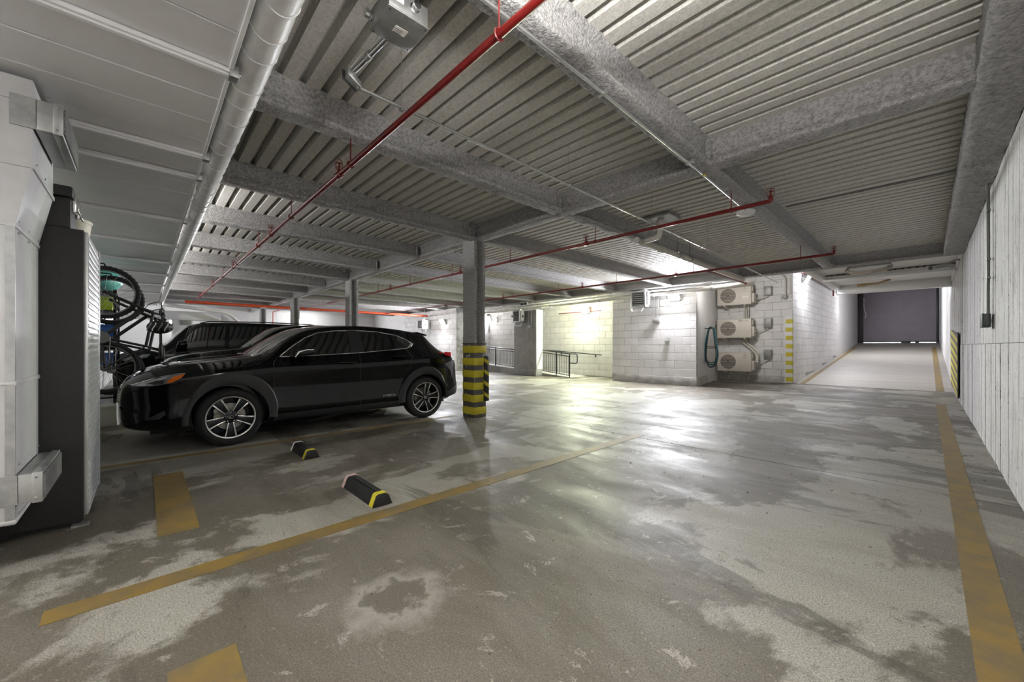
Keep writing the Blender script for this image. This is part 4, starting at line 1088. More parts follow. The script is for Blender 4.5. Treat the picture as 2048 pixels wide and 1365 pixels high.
for (yy, zt_) in ((1.22, 3.1), (2.95, 3.1), (4.6, 3.1), (6.4, 3.1), (8.3, 3.1)):
    part('hanger_rod', MB().tube([(-2.345, yy, 2.70), (-2.345, yy, zt_)], .0028, 5).lathe([(.02, 0), (.02, .02)], (-2.345, yy - .01, 2.713), (0, 1, 0), 8), M['conduit'], t)
t = thing('conduit_run', 'thin steel conduit clipped under the beam nearest the right wall', 'conduit', (-1.49, 5, 2.84))
part('pipe_run', MB().tube([(-1.462, -2, 2.842), (-1.466, 2.0, 2.842), (-1.49, 3.7, 2.842), (-1.525, 5.35, 2.835)], .0105, 10), M['conduit'], t, smooth=60)
for yy in (.9, 2.2, 3.6, 4.5): part('strap', MB().box(-1.505, -1.435, yy, yy + .02, 2.829, 2.857), M['steelg'], t)
part('yellow_tag', MB().box(-1.50, -1.47, 3.95, 4.0, 2.826, 2.832), M['yellow'], t)
one('heat_detector', MB().lathe([(.10, 0), (.105, -.012), (.10, -.035), (.07, -.05), (.02, -.055)], (-1.56, 5.5, 2.862), (0, 0, 1), 24), M['white'], 'round white detector under the beam by the red pipe end', 'detector')
t = thing('roof_drain', 'grey roof drain sump with cream elbow under the deck', 'drain', (-2.7, 5.63, 3.0))
part('sump_plate', MB().box(-2.92, -2.5, 5.42, 5.8, 3.04, 3.09), M['steelg'], t, bevel=.006)
part('outlet', MB().tube([(-2.72, 5.6, 3.06), (-2.72, 5.6, 2.9)], .05, 12), M['pvc'], t)
part('elbow_pipe', MB().tube(fillet([(-2.72, 5.6, 2.92), (-2.74, 5.6, 2.80), (-3.08, 5.7, 2.80)], .08), .04, 12), M['pvc'], t, smooth=60)
t = thing('drain_pipe', 'cream plastic drain pipe hung beside a ceiling beam beyond the girder', 'pipe', (-3.08, 8, 2.8))
part('pipe_run', MB().tube([(-3.08, 5.55, 2.81), (-3.06, 10.6, 2.77)], .047, 14), M['pvc'], t, smooth=60)
for yy in (5.75, 6.35, 7.3, 7.8): part('pipe_coupling', MB().lathe([(.058, -.05), (.058, .05)], (-3.075, yy, 2.80), (0, 1, 0), 14), M['pvc'], t)
for yy in (7.0, 7.5): part('ring_hanger', MB().tube([(-3.075 + .06 * math.cos(a * PI / 8), yy, 2.80 + .06 * math.sin(a * PI / 8)) for a in range(16)], .005, 5, True).tube([(-3.075, yy, 2.86), (-3.075, yy, 3.1)], .005, 5), M['conduitd'], t)
# pipes along the far wall
t = thing('service_pipes', 'thick cream service pipe running along the tops of the far walls', 'pipe', (-9, 11.22, 2.78))
part('pipe_run', MB().tube([(-14.7, 11.26, 2.67), (-4.4, 11.26, 2.74), (-3.0, 11.26, 2.76)], .065, 12), M['pvc'], t, smooth=60)
for xx in (-13.9, -12.2, -9.8, -7.6, -5.7, -4.0): part('pipe_clamp', MB().lathe([(.075, -.03), (.075, .03)], (xx, 11.26, 2.74 - (-4.4 - xx) * .0069 if xx < -4.4 else 2.745), (1, 0, 0), 12).tube([(xx, 11.26, 2.78), (xx, 11.26, 3.1)], .006, 5), M['steelg'], t)
t = thing('service_pipes', 'thinner white service pipe above the thick cream one on the far walls', 'pipe', (-9, 11.1, 2.84))
part('pipe_run', MB().tube([(-14.7, 11.12, 2.80), (-6.9, 11.12, 2.82), (-3.2, 11.12, 2.83)], .03, 10), M['white'], t, smooth=60)
for xx in (-12.5, -9.0, -6.5, -5.2): part('pipe_fitting', MB().lathe([(.042, -.06), (.042, .06)], (xx, 11.12, 2.815), (1, 0, 0), 10), M['white'], t)
# wrapped pipe along the soffit edge
t = thing('wrapped_pipe', 'thick white canvas-wrapped pipe along the edge of the soffit', 'pipe', (-5, .42, 2.66))
PY, PZ, PR_ = .4216, 2.66, .078
part('pipe_wrap', MB().tube([(XR - .01 - k * .06, PY + .0015 * math.sin(k * 1.7), PZ + .0015 * math.cos(k * 2.3)) for k in range(192)], [PR_ + .0022 * noise.noise(Vector((k * .4, 0, 0))) for k in range(192)], 28), M['wrap'], t, smooth=60)
x = .2; k = 0
while x > -11:
    wv = MB(); n = 28; pts = []
    for a in range(n):
        an = 2 * PI * a / n; pts.append((x + .006 * math.sin(3 * an + k), PY + (PR_ + .001) * math.cos(an), PZ + (PR_ + .001) * math.sin(an)))
    part('wrap_seam', wv.tube(pts, .0032, 5, True), M['wrap'], t, smooth=60)
    x -= random.choice((.19, .25, .33, .21)); k += 1
part('thin_wrap', MB().tube(fillet([(-11.0, PY, PZ - .01), (-18.1, PY, PZ - .05), (-18.1, 2.3, 2.42), (-18.25, 2.75, 2.02), (-18.9, 3.3, 1.95)], .25), .062, 14), M['wrap'], t, smooth=60)

# ------------------------------------------------------------------ outdoor units on the alcove wall
def ac_unit(label, z0, logo):
    x0, x1, y0, y1 = -4.84, -3.83, 14.03, 14.33; h = .62; z1 = z0 + h
    t = thing('outdoor_unit', label, 'air conditioner', (-4.33, 14.2, z0), 'wall-mounted outdoor units')
    part('cabinet', MB().box(x0, x1, y0, y1, z0, z1), M['beige'], t, bevel=.018)
    fc = (x0 + .34, z0 + .31); r = .235
    part('front_recess', MB().box(x0 + .05, x0 + .635, y0 - .004, y0 + .01, z0 + .04, z1 - .04), M['beige'], t, bevel=.003)
    fr = part('fan_opening', MB().lathe([(r, -.002), (r, .004), (r - .012, .006)], (fc[0], y0 - .003, fc[1]), (0, -1, 0), 36), M['beige2'], t)
    for k in range(9):
        zz = fc[1] - .20 + k * .05; hw = math.sqrt(max(.0005, (r - .006) ** 2 - (zz - fc[1]) ** 2))
        part('guard_bar', MB().bar((fc[0] - hw, y0 - .014, zz), (fc[0] + hw, y0 - .014, zz), .005, .009), M['beige'] if k % 3 == 1 else M['boxg'], fr)
    part('fan_hub', MB().lathe([(.03, 0), (.03, .004), (.02, .006)], (fc[0], y0 - .008, fc[1]), (0, -1, 0), 16), M['cavity'], fr)
    part('service_panel', MB().box(x1 - .003, x1 + .07, y0 + .06, y1 - .02, z0 + .05, z1 - .27), M['beige'], t, bevel=.01)
    part('side_handle', MB().box(x1 - .003, x1 + .02, y0 + .1, y1 - .06, z1 - .2, z1 - .06), M['beige'], t, bevel=.008)
    part('top_lip', MB().box(x0 - .004, x1 + .004, y0 - .006, y1 + .004, z1 - .025, z1 + .004), M['beige'], t, bevel=.006)
    for xx in (x0 + .22, x1 - .2):
        part('wall_bracket', MB().box(xx - .02, xx + .02, y0 + .02, YH - .01, z0 - .035, z0 - .001).bar((xx, y0 + .06, z0 - .03), (xx, YH - .01, z0 - .12), .035, .03).box(xx - .03, xx + .03, YH - .03, YH - .008, z0 - .3, z0 + .1), M['beige'], t, bevel=.004)
    lx, lz = x1 - .17, z1 - .11
    lg = None
    if logo != 'text': pos = (lx, lz)
    else: pos = (x1 - .30, z1 - .075)
    mk = MB(); s = .026
    for (dx, dz, rot) in ((0, .045, 0), (-.028, 0, 1), (.028, 0, -1)):
        d = [(0, s * .95), (s * .55, 0), (0, -s * .95), (-s * .55, 0)]; a = rot * math.radians(60)
        P = [(pos[0] + dx + q[0] * math.cos(a) - q[1] * math.sin(a), pos[1] + dz + q[0] * math.sin(a) + q[1] * math.cos(a)) for q in d]
        mk.prism(P, lambda p: (p[0], y0 - .003, p[1]), lambda p: (p[0], y0 - .0005, p[1]))
    part('diamond_mark', mk, M['inkred'] if logo == 'red' else M['ink'] if logo == 'text' else M['boxg'], t, smooth=0)
    if logo == 'text': text_part('maker_name', 'MITSUBISHI', .034, M['ink'], t, (pos[0] + .055, y0 - .0012, pos[1] - .012), (1, 0, 0), (0, 0, 1), .001)
    else:
        text_part('maker_name', 'MITSUBISHI', .021, M['boxg'] if logo == 'grey' else M['ink'], t, (pos[0] - .062, y0 - .0012, pos[1] - .065), (1, 0, 0), (0, 0, 1), .001)
        text_part('maker_name', 'ELECTRIC', .021, M['boxg'] if logo == 'grey' else M['ink'], t, (pos[0] - .050, y0 - .0012, pos[1] - .095), (1, 0, 0), (0, 0, 1), .001)
    if logo == 'grey': part('paper_label', MB().box(x1 - .24, x1 - .17, y0 - .0025, y0, z0 + .22, z0 + .27).box(x1 - .15, x1 - .09, y0 - .0025, y0, z0 + .22, z0 + .27), M['label'], t, smooth=0)
    return t


ac_unit('topmost of the three beige outdoor units on the alcove wall', 2.50, 'grey')
ac_unit('middle beige outdoor unit, between two others on the alcove wall', 1.425, 'text')
ac_unit('lowest of the three beige outdoor units on the alcove wall', .335, 'red')
for (zz, nm) in ((2.78, 'topmost'), (1.75, 'middle'), (.76, 'lowest')):
    t = thing('disconnect_box', nm + ' grey electrical box right of the outdoor units', 'electrical box', (-3.45, YH, zz), 'electrical boxes by the outdoor units')
    part('box_body', MB().box(-3.56, -3.37, YH - .11, YH - .008, zz, zz + .27), M['boxg'], t, bevel=.008)
    part('hinged_cover', MB().hexa([(-3.57, YH - .12, zz - .01), (-3.36, YH - .12, zz - .01), (-3.36, YH - .10, zz - .01), (-3.57, YH - .10, zz - .01), (-3.57, YH - .13, zz + .27), (-3.36, YH - .13, zz + .27), (-3.36, YH - .05, zz + .29), (-3.57, YH - .05, zz + .29)]), M['boxg'], t, bevel=.006)
    part('flexible_whip', MB().tube(fillet([(-3.46, YH - .06, zz + .01), (-3.47, YH - .07, zz - .05), (-3.62, YH - .1, zz - .10), (-3.79, 14.22, zz - .12)], .06), .014, 8), M['pvc'], t, smooth=60)
    part('valve', MB().lathe([(.015, 0), (.03, .02), (.03, .05), (.012, .06), (.012, .09)], (-3.77, 14.15, zz - .12), (1, 0, -.1), 10), M['steelg'], t)
one('line_set', MB().tube([(-4.12, 14.36, 2.5), (-4.12, 14.36, 2.05)], .022, 8).tube([(-4.06, 14.36, 2.5), (-4.06, 14.36, 2.05)], .022, 8).tube([(-4.0, 14.36, 2.5), (-4.0, 14.36, 2.05)], .018, 8), M['pvc'], 'bundle of cream refrigerant lines between the top and middle outdoor units', 'pipe')
one('line_set', MB().tube(fillet([(-4.2, 14.36, 1.43), (-4.18, 14.36, 1.3), (-3.86, 14.36, 1.02), (-3.74, 14.3, .85), (-3.74, 14.2, .6)], .15), .026, 8).tube(fillet([(-4.13, 14.36, 1.43), (-4.11, 14.36, 1.33), (-3.8, 14.36, 1.05), (-3.70, 14.3, .88), (-3.70, 14.2, .6)], .15), .022, 8), M['pvc'], 'pair of refrigerant lines curving from the middle unit to the lowest', 'pipe')
t = thing('valve_box', 'small grey conduit box and faucet near the alcove corner', 'valve', (-2.95, 14.45, 2.75))
part('round_box', MB().lathe([(.07, 0), (.07, .05), (.05, .06)], (-3.02, YH - .005, 2.68), (0, -1, 0), 16), M['boxg'], t)
part('riser', MB().tube(fillet([(-3.0, YH - .05, 2.72), (-3.0, YH - .05, 3.3), (-3.2, YH - .05, 3.45), (-3.6, YH - .05, 3.45)], .1), .02, 8), M['pvc'], t, smooth=60)
part('faucet', MB().lathe([(.03, 0), (.03, .06), (.05, .07), (.05, .085)], (-2.86, YH - .005, 2.70), (0, -1, 0), 10).tube([(-2.86, YH - .05, 2.70), (-2.86, YH - .05, 3.5)], .025, 8), M['pvc'], t)
t = thing('corner_guard', 'white corner guard with eight yellow squares at the foot of the ramp wall', 'guard', (XRAMP, YH, 0))
part('guard_angle', MB().box(XRAMP - .20, XRAMP + .020, YH - .034, YH - .024, .02, 2.08).box(XRAMP + .010, XRAMP + .020, YH - .034, YH + .18, .02, 2.08), M['white'], t)
for k in range(8): part('yellow_square', MB().box(XRAMP - .17, XRAMP + .015, YH - .038, YH - .0335, .07 + k * .255, .20 + k * .255), M['yellow'], t, smooth=0)
# hose on the alcove wall
t = thing('garden_hose', 'teal garden hose looped over a hook on the alcove side wall', 'hose', (-4.6, 12.5, .5))
hw = lambda d, z, o: tuple(Vector((XB_, YW, z)) + sdu * d - (-sn) * o)
o_ = 1 if sn.x > 0 else -1
for k in range(7):
    a = 1.05 + random.uniform(-.05, .05); w_ = .16 + .07 * random.random(); zb = .50 + .17 * random.random(); zt2 = 1.72
    pts = [(a - w_ * .5, zt2 - .05), (a - w_ * .95, 1.3), (a - w_ * 1.15, .85), (a - w_ * .7, zb + .05), (a, zb), (a + w_ * .75, zb + .06), (a + w_ * 1.2, .9), (a + w_ * .8, 1.35), (a + w_ * .5, zt2 - .04), (a, zt2 + .02)]
    P = []
    for i in range(len(pts)):
        p0, p1, p2, p3 = pts[i - 1], pts[i], pts[(i + 1) % len(pts)], pts[(i + 2) % len(pts)]
        for q in range(4):
            u = q / 4
            P.append([.5 * ((2 * p1[j]) + (-p0[j] + p2[j]) * u + (2 * p0[j] - 5 * p1[j] + 4 * p2[j] - p3[j]) * u * u + (-p0[j] + 3 * p1[j] - 3 * p2[j] + p3[j]) * u ** 3) for j in (0, 1)])
    part('hose_loop', MB().tube([tuple(Vector((XB_, YW, z)) + sdu * (.98 + .022 * k) + sn * (.19 + (d - a) * .72)) for d, z in P], .0125, 8, True), M['hose'] if k % 3 else M['hose2'], t, smooth=60)
part('hook', MB().tube([tuple(Vector((XB_, YW, z)) + sdu * 1.05 + sn * o) for o, z in ((.01, 1.70), (.30, 1.70), (.32, 1.80))], .014, 6), M['blk'], t)
part('hose_tie', MB().tube([tuple(Vector((XB_, YW, 1.12 + .02 * math.sin(a))) + sdu * (1.05 + .10 * math.sin(a)) + sn * (.19 + .17 * math.cos(a))) for a in [q * PI / 8 for q in range(16)]], .01, 6, True), M['blk'], t)
# spigot on the lit wall
t = thing('wall_spigot', 'small pipe spigot on the lit block wall casting a long shadow', 'spigot', (-5.36, YW - .05, 1.33))
part('pipe_stub', MB().box(-5.43, -5.30, YW - .06, YW - .008, 1.29, 1.33), M['steelg'], t, bevel=.006)
for xx in (-5.41, -5.355, -5.30): part('upright', MB().tube([(xx, YW - .05, 1.30), (xx, YW - .05, 1.40)], .013, 8), M['steelg'], t)

# ------------------------------------------------------------------ unit heaters
def heater(label, x0, x1, y0, y1, z0, z1, ang=0):
    c = ((x0 + x1) / 2, (y0 + y1) / 2, z0)
    t = thing('unit_heater', label, 'heater', c, 'hung unit heaters')
    part('casing', MB().box(x0, x1, y0, y1, z0, z1), M['steelg'], t, bevel=.015)
    part('grille_back', MB().box(x0 + .05, x1 - .05, y0 - .004, y0 + .01, z0 + .05, z1 - .05), M['cavity'], t)
    n = 7
    for k in range(n):
        z = z0 + .08 + (z1 - z0 - .14) * k / (n - 1)
        part('louvre', MB().hexa([(x0 + .05, y0 - .035, z - .022), (x1 - .05, y0 - .035, z - .022), (x1 - .05, y0 - .03, z - .026), (x0 + .05, y0 - .03, z - .026), (x0 + .05, y0 - .002, z + .016), (x1 - .05, y0 - .002, z + .016), (x1 - .05, y0 + .002, z + .012), (x0 + .05, y0 + .002, z + .012)]), M['boxg'], t, smooth=0)
    part('control_cover', MB().box(x1, x1 + .05, y0 + .05, y1 - .05, z0 + .06, z1 - .04), M['white'], t, bevel=.006)
    part('switch', MB().box(x1 + .05, x1 + .065, y0 + .1, y0 + .16, z0 + .2, z0 + .28), M['ink'], t)
    part('supply_pipe', MB().tube(fillet([(x0 - .06, y1 - .05, z1 + .02), (x0 - .06, y1 - .05, z0 - .12), (x0 + .25, y1 - .05, z0 - .12), (x0 + .32, y1 - .05, z0 - .02), (x0 + .32, y1 - .05, z0 + .02)], .05), .022, 8), M['white'], t, smooth=60)
    for xx in (x0 + .06, x1 - .06): part('hanger_rod', MB().tube([(xx, (y0 + y1) / 2, z1), (xx, (y0 + y1) / 2, 3.1)], .008, 6), M['steelg'], t)
    part('cap', MB().lathe([(.06, 0), (.06, .04), (.03, .05)], ((x0 + x1) / 2 + .1, (y0 + y1) / 2, z1), (0, 0, 1), 12), M['white'], t)


heater('unit heater with black louvres hung left of the square flood lamp', -6.22, -5.74, 10.86, 11.06, 2.34, 2.84)
heater('unit heater with black louvres on the grey concrete pier', -11.25, -10.86, 10.62, 10.88, 2.08, 2.56)
heater('unit heater on the block wall behind the black car', -17.3, -16.85, 9.86, 10.2, 1.98, 2.46)
t = thing('wall_vent', 'small cream two-slot vent above the grey pier', 'vent', (-10.4, 10.8, 2.85))
part('vent_frame', MB().box(-10.95, -10.55, 10.74, 10.80, 2.74, 2.86), M['white'], t, bevel=.006)
for xx in (-10.92, -10.74): part('vent_slot', MB().box(xx, xx + .15, 10.735, 10.745, 2.76, 2.84), M['cavity'], t)
for (nm, x, y, z) in (('on the grey pier beside the heater', -10.62, 10.97, 1.95), ('on the lit block wall below the heater', -5.70, YW - .03, 1.95)):
    t = thing('conduit_box', 'twin conduits ending in a small box ' + nm, 'electrical box', (x, y, z), 'wall conduit boxes')
    part('conduit', MB().tube([(x - .07, y, z), (x - .07, y, 2.75)], .012, 6), M['conduit'], t); part('conduit', MB().tube([(x + .06, y, z), (x + .06, y, 2.75)], .012, 6), M['conduit'], t)
    part('box_body', MB().box(x - .11, x + .11, y - .04, y + .02, z - .07, z + .04), M['boxg'], t, bevel=.008)
t = thing('emergency_light', 'small cream emergency light box above the far railing', 'lamp', (-14.2, YN - .1, 2.45))
part('box_body', MB().box(-14.45, -14.1, YN - .09, YN - .01, 2.32, 2.52), M['label'], t, bevel=.01)
for xx in (-14.4, -14.12): part('lamp_head', MB().lathe([(.03, 0), (.06, .05), (.06, .07)], (xx, YN - .06, 2.53), (0, -.8, .5), 12), M['label'], t)
t = thing('security_camera', 'small camera beside the heater on the grey pier', 'camera', (-11.75, 11.3, 2.42), 'security cameras')
part('camera_body', MB().lathe([(.035, 0), (.045, .03), (.045, .14), (.03, .15)], (-11.72, 11.2, 2.42), (-.8, -.4, -.25), 12), M['boxd'], t)
part('camera_arm', MB().tube([(-11.57, 11.2, 2.46), (-11.72, 11.2, 2.44)], .012, 6), M['white'], t)
t = thing('security_camera', 'grey bullet camera at the top of the right wall by the ramp', 'camera', (.25, 11.4, 2.72), 'security cameras')
part('camera_body', MB().bar((.05, 11.15, 2.68), (.26, 11.45, 2.75), .09, .075), M['steelg'], t, bevel=.012)
part('camera_lens', MB().lathe([(.034, 0), (.034, .015)], (.052, 11.155, 2.68), (-.55, -.8, -.18), 14), M['ink'], t)
part('camera_mount', MB().tube([(.24, 11.42, 2.75), (.38, 11.5, 2.84), (.44, 11.5, 2.84)], .018, 8), M['steelg'], t)
part('camera_cable', MB().tube(fillet([(.26, 11.45, 2.74), (.34, 11.5, 2.66), (.42, 11.5, 2.72), (.43, 11.5, 2.86)], .05), .006, 6), M['white'], t)
t = thing('cable_coil', 'coil of tan cable hanging under the ramp header beam', 'cable', (-.9, 12.2, 2.9))
for k in range(5):
    part('cable_loop', MB().tube([(-.95 + (.34 + .02 * k) * math.cos(a * PI / 12), 12.3 + .03 * k, 2.99 + (.07 + .012 * k) * math.sin(a * PI / 12)) for a in range(24)], .012, 6, True), M['cable'] if k % 2 else M['white'], t, smooth=60)
part('cable_tray', MB().box(-1.25, -.55, 12.15, 12.6, 3.0, 3.05), M['steelg'], t)
t = thing('door_sensor', 'rusty pipe bracket with lamp under the white ramp header', 'bracket', (-.9, 15.2, 2.95))
part('arm', MB().tube(fillet([(-1.35, 15.4, 2.97), (-.95, 15.4, 2.97), (-.7, 15.4, 3.06)], .08), .03, 8), M['cable'], t)
part('body', MB().box(-1.42, -1.22, 15.35, 15.45, 2.91, 3.0), M['cable'], t, bevel=.01)

# ------------------------------------------------------------------ railings
def railing(label, xa, xb, y, za, zb, h, n, loop=False, post=()):
    t = thing('railing', label, 'railing', ((xa + xb) / 2, y, min(za, zb)), 'black walkway railings')
    zz = lambda x: za + (zb - za) * (x - xa) / (xb - xa)
    part('top_rail', MB().tube([(xa, y, zz(xa) + h), (xb, y, zz(xb) + h)], .022, 8), M['rail'], t, smooth=60)
    part('second_rail', MB().tube([(xa, y, zz(xa) + h - .09), (xb, y, zz(xb) + h - .09)], .018, 8), M['rail'], t, smooth=60)
    part('bottom_rail', MB().tube([(xa, y, zz(xa) + .07), (xb, y, zz(xb) + .07)], .014, 8), M['rail'], t, smooth=60)
    for k in range(n):
        x = xa + (xb - xa) * (k + .5) / n
        part('baluster', MB().tube([(x, y, zz(x) + .07), (x, y, zz(x) + h - .09)], .008, 6), M['rail'], t)
    for x in post: part('post', MB().tube([(x, y, zz(x)), (x, y, zz(x) + h - .02)], .024, 8), M['rail'], t, smooth=60)
    if loop: part('end_loop', MB().tube(fillet([(xb - .05, y, zz(xb) + h), (xb + .33, y, zz(xb) + h), (xb + .33, y, zz(xb) + h - .34), (xb, y, zz(xb) + h - .34)], .08), .02, 8), M['rail'], t, smooth=60)
    return t


railing('short black railing with a looped end in front of the lit walkway', -10.28, -8.95, 11.34, .13, .005, .87, 12, True, (-9.6, -8.97))
railing('long black railing on the walkway left of the grey pier', -15.5, -11.6, 11.42, .44, .19, .80, 42, False, (-15.4, -13.2))
t = thing('wall_handrail', 'black handrail bracketed to the block wall behind the short railing', 'handrail', (-9.3, YN - .08, .9))
part('rail_bar', MB().tube([(-10.9, YN - .09, .98), (-8.25, YN - .09, .83)], .02, 8), M['rail'], t, smooth=60)
for xx in (-10.2, -8.55): part('rail_bracket', MB().tube([(xx, YN - .09, .93 - (xx + 10.2) * .045), (xx, YN - .02, .86 - (xx + 10.2) * .045)], .014, 6).sphere((xx, YN - .03, .85 - (xx + 10.2) * .045), .035, 8, 6), M['rail'], t)

# ------------------------------------------------------------------ roll-up door at the top of the ramp
zd = rz(YD)
d1 = thing('door_1', 'closed dark grey-violet roll-up shutter at the top of the ramp', 'door', (-1.2, YD, zd), kind='structure')
n = 46
mb = MB()
for k in range(n):
    z0 = zd + .06 + k * .068
    mb.box(-2.62, .36, YD, YD + .02, z0, z0 + .052); mb.box(-2.62, .36, YD + .012, YD + .02, z0 + .052, z0 + .068)
o = part('shutter_curtain', mb, M['door'], d1, smooth=0); o['kind'] = 'stuff'
part('bottom_bar', MB().box(-2.62, -.95, YD - .01, YD + .03, zd + .035, zd + .10), M['doord'], d1)
part('bottom_bar', MB().box(-.95, .36, YD - .01, YD + .03, zd + .035, zd + .10), M['doord'], d1)
part('bottom_seal', MB().box(-1.0, -.62, YD - .012, YD + .03, zd - .002, zd + .04), M['blk'], d1)
part('bottom_seal', MB().box(-.45, -.30, YD - .012, YD + .03, zd - .002, zd + .04), M['blk'], d1)
part('guide_rail', MB().box(-2.85, -2.58, YD - .06, YD + .06, zd, 4.6), M['doord'], d1, bevel=.01)
part('guide_rail', MB().box(.34, XR, YD - .06, YD + .06, zd, 4.6), M['doord'], d1, bevel=.01)
part('pull_cable', MB().tube(fillet([(-2.55, YD - .1, 4.0), (-2.55, YD - .1, 3.4), (-2.45, YD - .1, 2.95), (-2.5, YD - .1, 2.8)], .1), .02, 6), M['white'], d1)
struct('wall_header', MB().box(-3.2, XR + .3, YD + .03, YD + .2, 4.45, 5.8), M['white'], 'wall above the roll-up shutter', 'wall')

# ------------------------------------------------------------------ right wall fittings
t = thing('wall_conduit', 'steel conduit bending off the ceiling and down the right wall to a dark switch box', 'conduit', (.42, 6.35, 1.42))
part('pipe_run', MB().tube(fillet([(-1.3, 6.3, 3.045), (.30, 6.3, 3.035), (.425, 6.3, 3.03), (.432, 6.33, 2.6), (.432, 6.33, 1.9), (.432, 6.36, 1.75), (.432, 6.36, 1.50)], .10, 6), .0135, 10), M['conduitd'], t, smooth=60)
for zz in (2.55, 2.05, 1.86): part('strap', MB().box(.42, .447, 6.28, 6.39, zz, zz + .018), M['conduitd'], t)
b_ = part('switch_box', MB().box(.395, .448, 6.28, 6.47, 1.36, 1.50), M['boxd'], t, bevel=.006)
part('box_cover', MB().box(.388, .397, 6.275, 6.475, 1.355, 1.505), M['boxd'], b_, bevel=.003)
part('side_knob', MB().lathe([(.018, 0), (.018, .02), (.03, .025), (.03, .04)], (.42, 6.47, 1.44), (0, 1, 0), 10), M['boxd'], b_)
t = thing('wall_guard', 'black and yellow striped guard board on the right wall at the foot of the ramp', 'guard', (.45, 13.8, .1))
gy0, gy1 = 12.15, 15.5
gz = lambda y, top: (1.42 + (y - gy0) * .05) if top else (.10 if y < YR else .10 + rz(y))
part('board_panel', MB().hexa([(.432, gy0, gz(gy0, 0)), (.449, gy0, gz(gy0, 0)), (.449, gy1, gz(gy1, 0)), (.432, gy1, gz(gy1, 0)), (.432, gy0, gz(gy0, 1)), (.449, gy0, gz(gy0, 1)), (.449, gy1, gz(gy1, 1)), (.432, gy1, gz(gy1, 1))]), M['sgrey'], t)
for k in range(7):
    f0 = .02 + k * .142; f1 = f0 + .075
    P = lambda y, f: (gz(y, 0) + (gz(y, 1) - gz(y, 0)) * min(1, max(0, f)))
    part('yellow_stripe', MB().hexa([(.4285, gy0, P(gy0, f0 - .03)), (.433, gy0, P(gy0, f0 - .03)), (.433, gy1, P(gy1, f0 + .06)), (.4285, gy1, P(gy1, f0 + .06)), (.4285, gy0, P(gy0, f1 - .03)), (.433, gy0, P(gy0, f1 - .03)), (.433, gy1, P(gy1, f1 + .06)), (.4285, gy1, P(gy1, f1 + .06))]), M['yellow'], t, smooth=0)
part('edge_strip', MB().box(.428, .45, gy0 - .05, gy0, .09, 1.44), M['blk'], t)

# ------------------------------------------------------------------ left storage corner
XP = -3.15
t = thing('air_plenum', 'tall white sheet-metal air duct standing at the left edge', 'duct', (-3.4, -.8, .2))
yl, yu = -.474, -.415
part('upper_casing', MB().box(-3.76, XP, -1.9, yu, 2.09, 2.535), M['plenum'], t, bevel=.004)
part('taper_casing', MB().hexa([(-3.76, -1.9, 1.78), (XP, -1.9, 1.78), (XP, yl, 1.78), (-3.76, yl, 1.78), (-3.76, -1.9, 2.09), (XP, -1.9, 2.09), (XP, yu, 2.09), (-3.76, yu, 2.09)]), M['plenum'], t, bevel=.004)
part('lower_casing', MB().box(-3.76, XP, -1.9, yl, .27, 1.78), M['plenum'], t, bevel=.004)
for (z, yy) in ((2.09, yu), (1.78, yl), (.285, yl), (.98, yl), (2.42, yu)):
    part('seam_flange', MB().box(-3.765, XP + .004, yy - .002, yy + .006, z - .012, z + .012).box(XP - .002, XP + .006, -1.9, yy + .004, z - .008, z + .008), M['plenum'], t, bevel=.002)
for z in (2.12, 2.06, 1.81, 1.75, .56, .31):
    for xx in (XP - .06, XP - .30, XP - .56): part('rivet', MB().lathe([(.007, 0), (.005, .004)], (xx, (yu if z > 2.09 else yl) + .004, z), (0, 1, 0), 8), M['steelg'], t)
part('corner_bead', MB().box(XP - .004, XP + .005, yl - .03, yl + .002, .27, 1.78), M['steelg'], t)


def grille(label, z0, z1, y0, y1, xa, xb):
    g = thing('vent_box', label, 'vent', ((xa + xb) / 2, y0, z0), 'galvanised vent boxes')
    part('sleeve', MB().box(xb, xa, y0 + .007, y1, z0, z1), M['steelg'], g, bevel=.003)
    part('mounting_tab', MB().box(xa - .001 - .006, xa, y0 - .075, y0 + .012, z0, z1), M['steelg'], g)
    part('collar', MB().box(xb - .004, xa + .005, y1 - .03, y1 + .006, z0 - .005, z1 + .005), M['steelg'], g, bevel=.003)
    part('dark_core', MB().box(xb + .015, xa - .015, y1 + .005, y1 + .008, z0 + .01, z1 - .01), M['cavity'], g)
    n = 14
    for k in range(n):
        z = z0 + .014 + (z1 - z0 - .028) * k / (n - 1)
        part('louvre', MB().box(xb + .012, xa - .012, y1 + .007, y1 + .014, z - .0025, z + .0025), M['steelg'], g, smooth=0)
    for zz in (z0 + .02, z1 - .02): part('screw', MB().lathe([(.007, 0), (.005, .004)], (xa + .005, y1 - .015, zz), (1, 0, 0), 8), M['chrome'], g)


grille('lower galvanised vent box with fine louvres near the floor on the white duct', .368, .515, yl, -.388, XP + .008, -3.72)
grille('upper galvanised vent box with fine louvres below the soffit on the white duct', 2.285, 2.44, yu, -.318, XP + .008, -3.72)
t = thing('storage_cabinet', 'tall black cabinet with a ribbed silver front beside the white duct', 'cabinet', (-4.15, -.5, 0))
part('cabinet_body', MB().box(-4.53, -3.77, -.80, -.285, .03, 1.925), M['blkp'], t, bevel=.006)
part('ribbed_front', MB().box(-4.55, -3.785, -.287, -.268, .06, 1.915), M['silver'], t, bevel=.004)
rb = MB().box(-4.54, -3.795, 0, .006, -.014, .014).mesh('front_rib', M['silver'], bevel=.003)
for k in range(42): link('front_rib', rb, t, (0, -.269, .085 + k * .0435))
part('door_edge', MB().box(-4.585, -4.548, -.30, -.258, .05, 1.93), M['silver'], t, bevel=.004)
part('handle', MB().box(-4.582, -4.57, -.259, -.246, 1.03, 1.12), M['blk'], t)
part('plinth', MB().box(-4.5, -3.80, -.78, -.30, 0, .03), M['blk'], t)
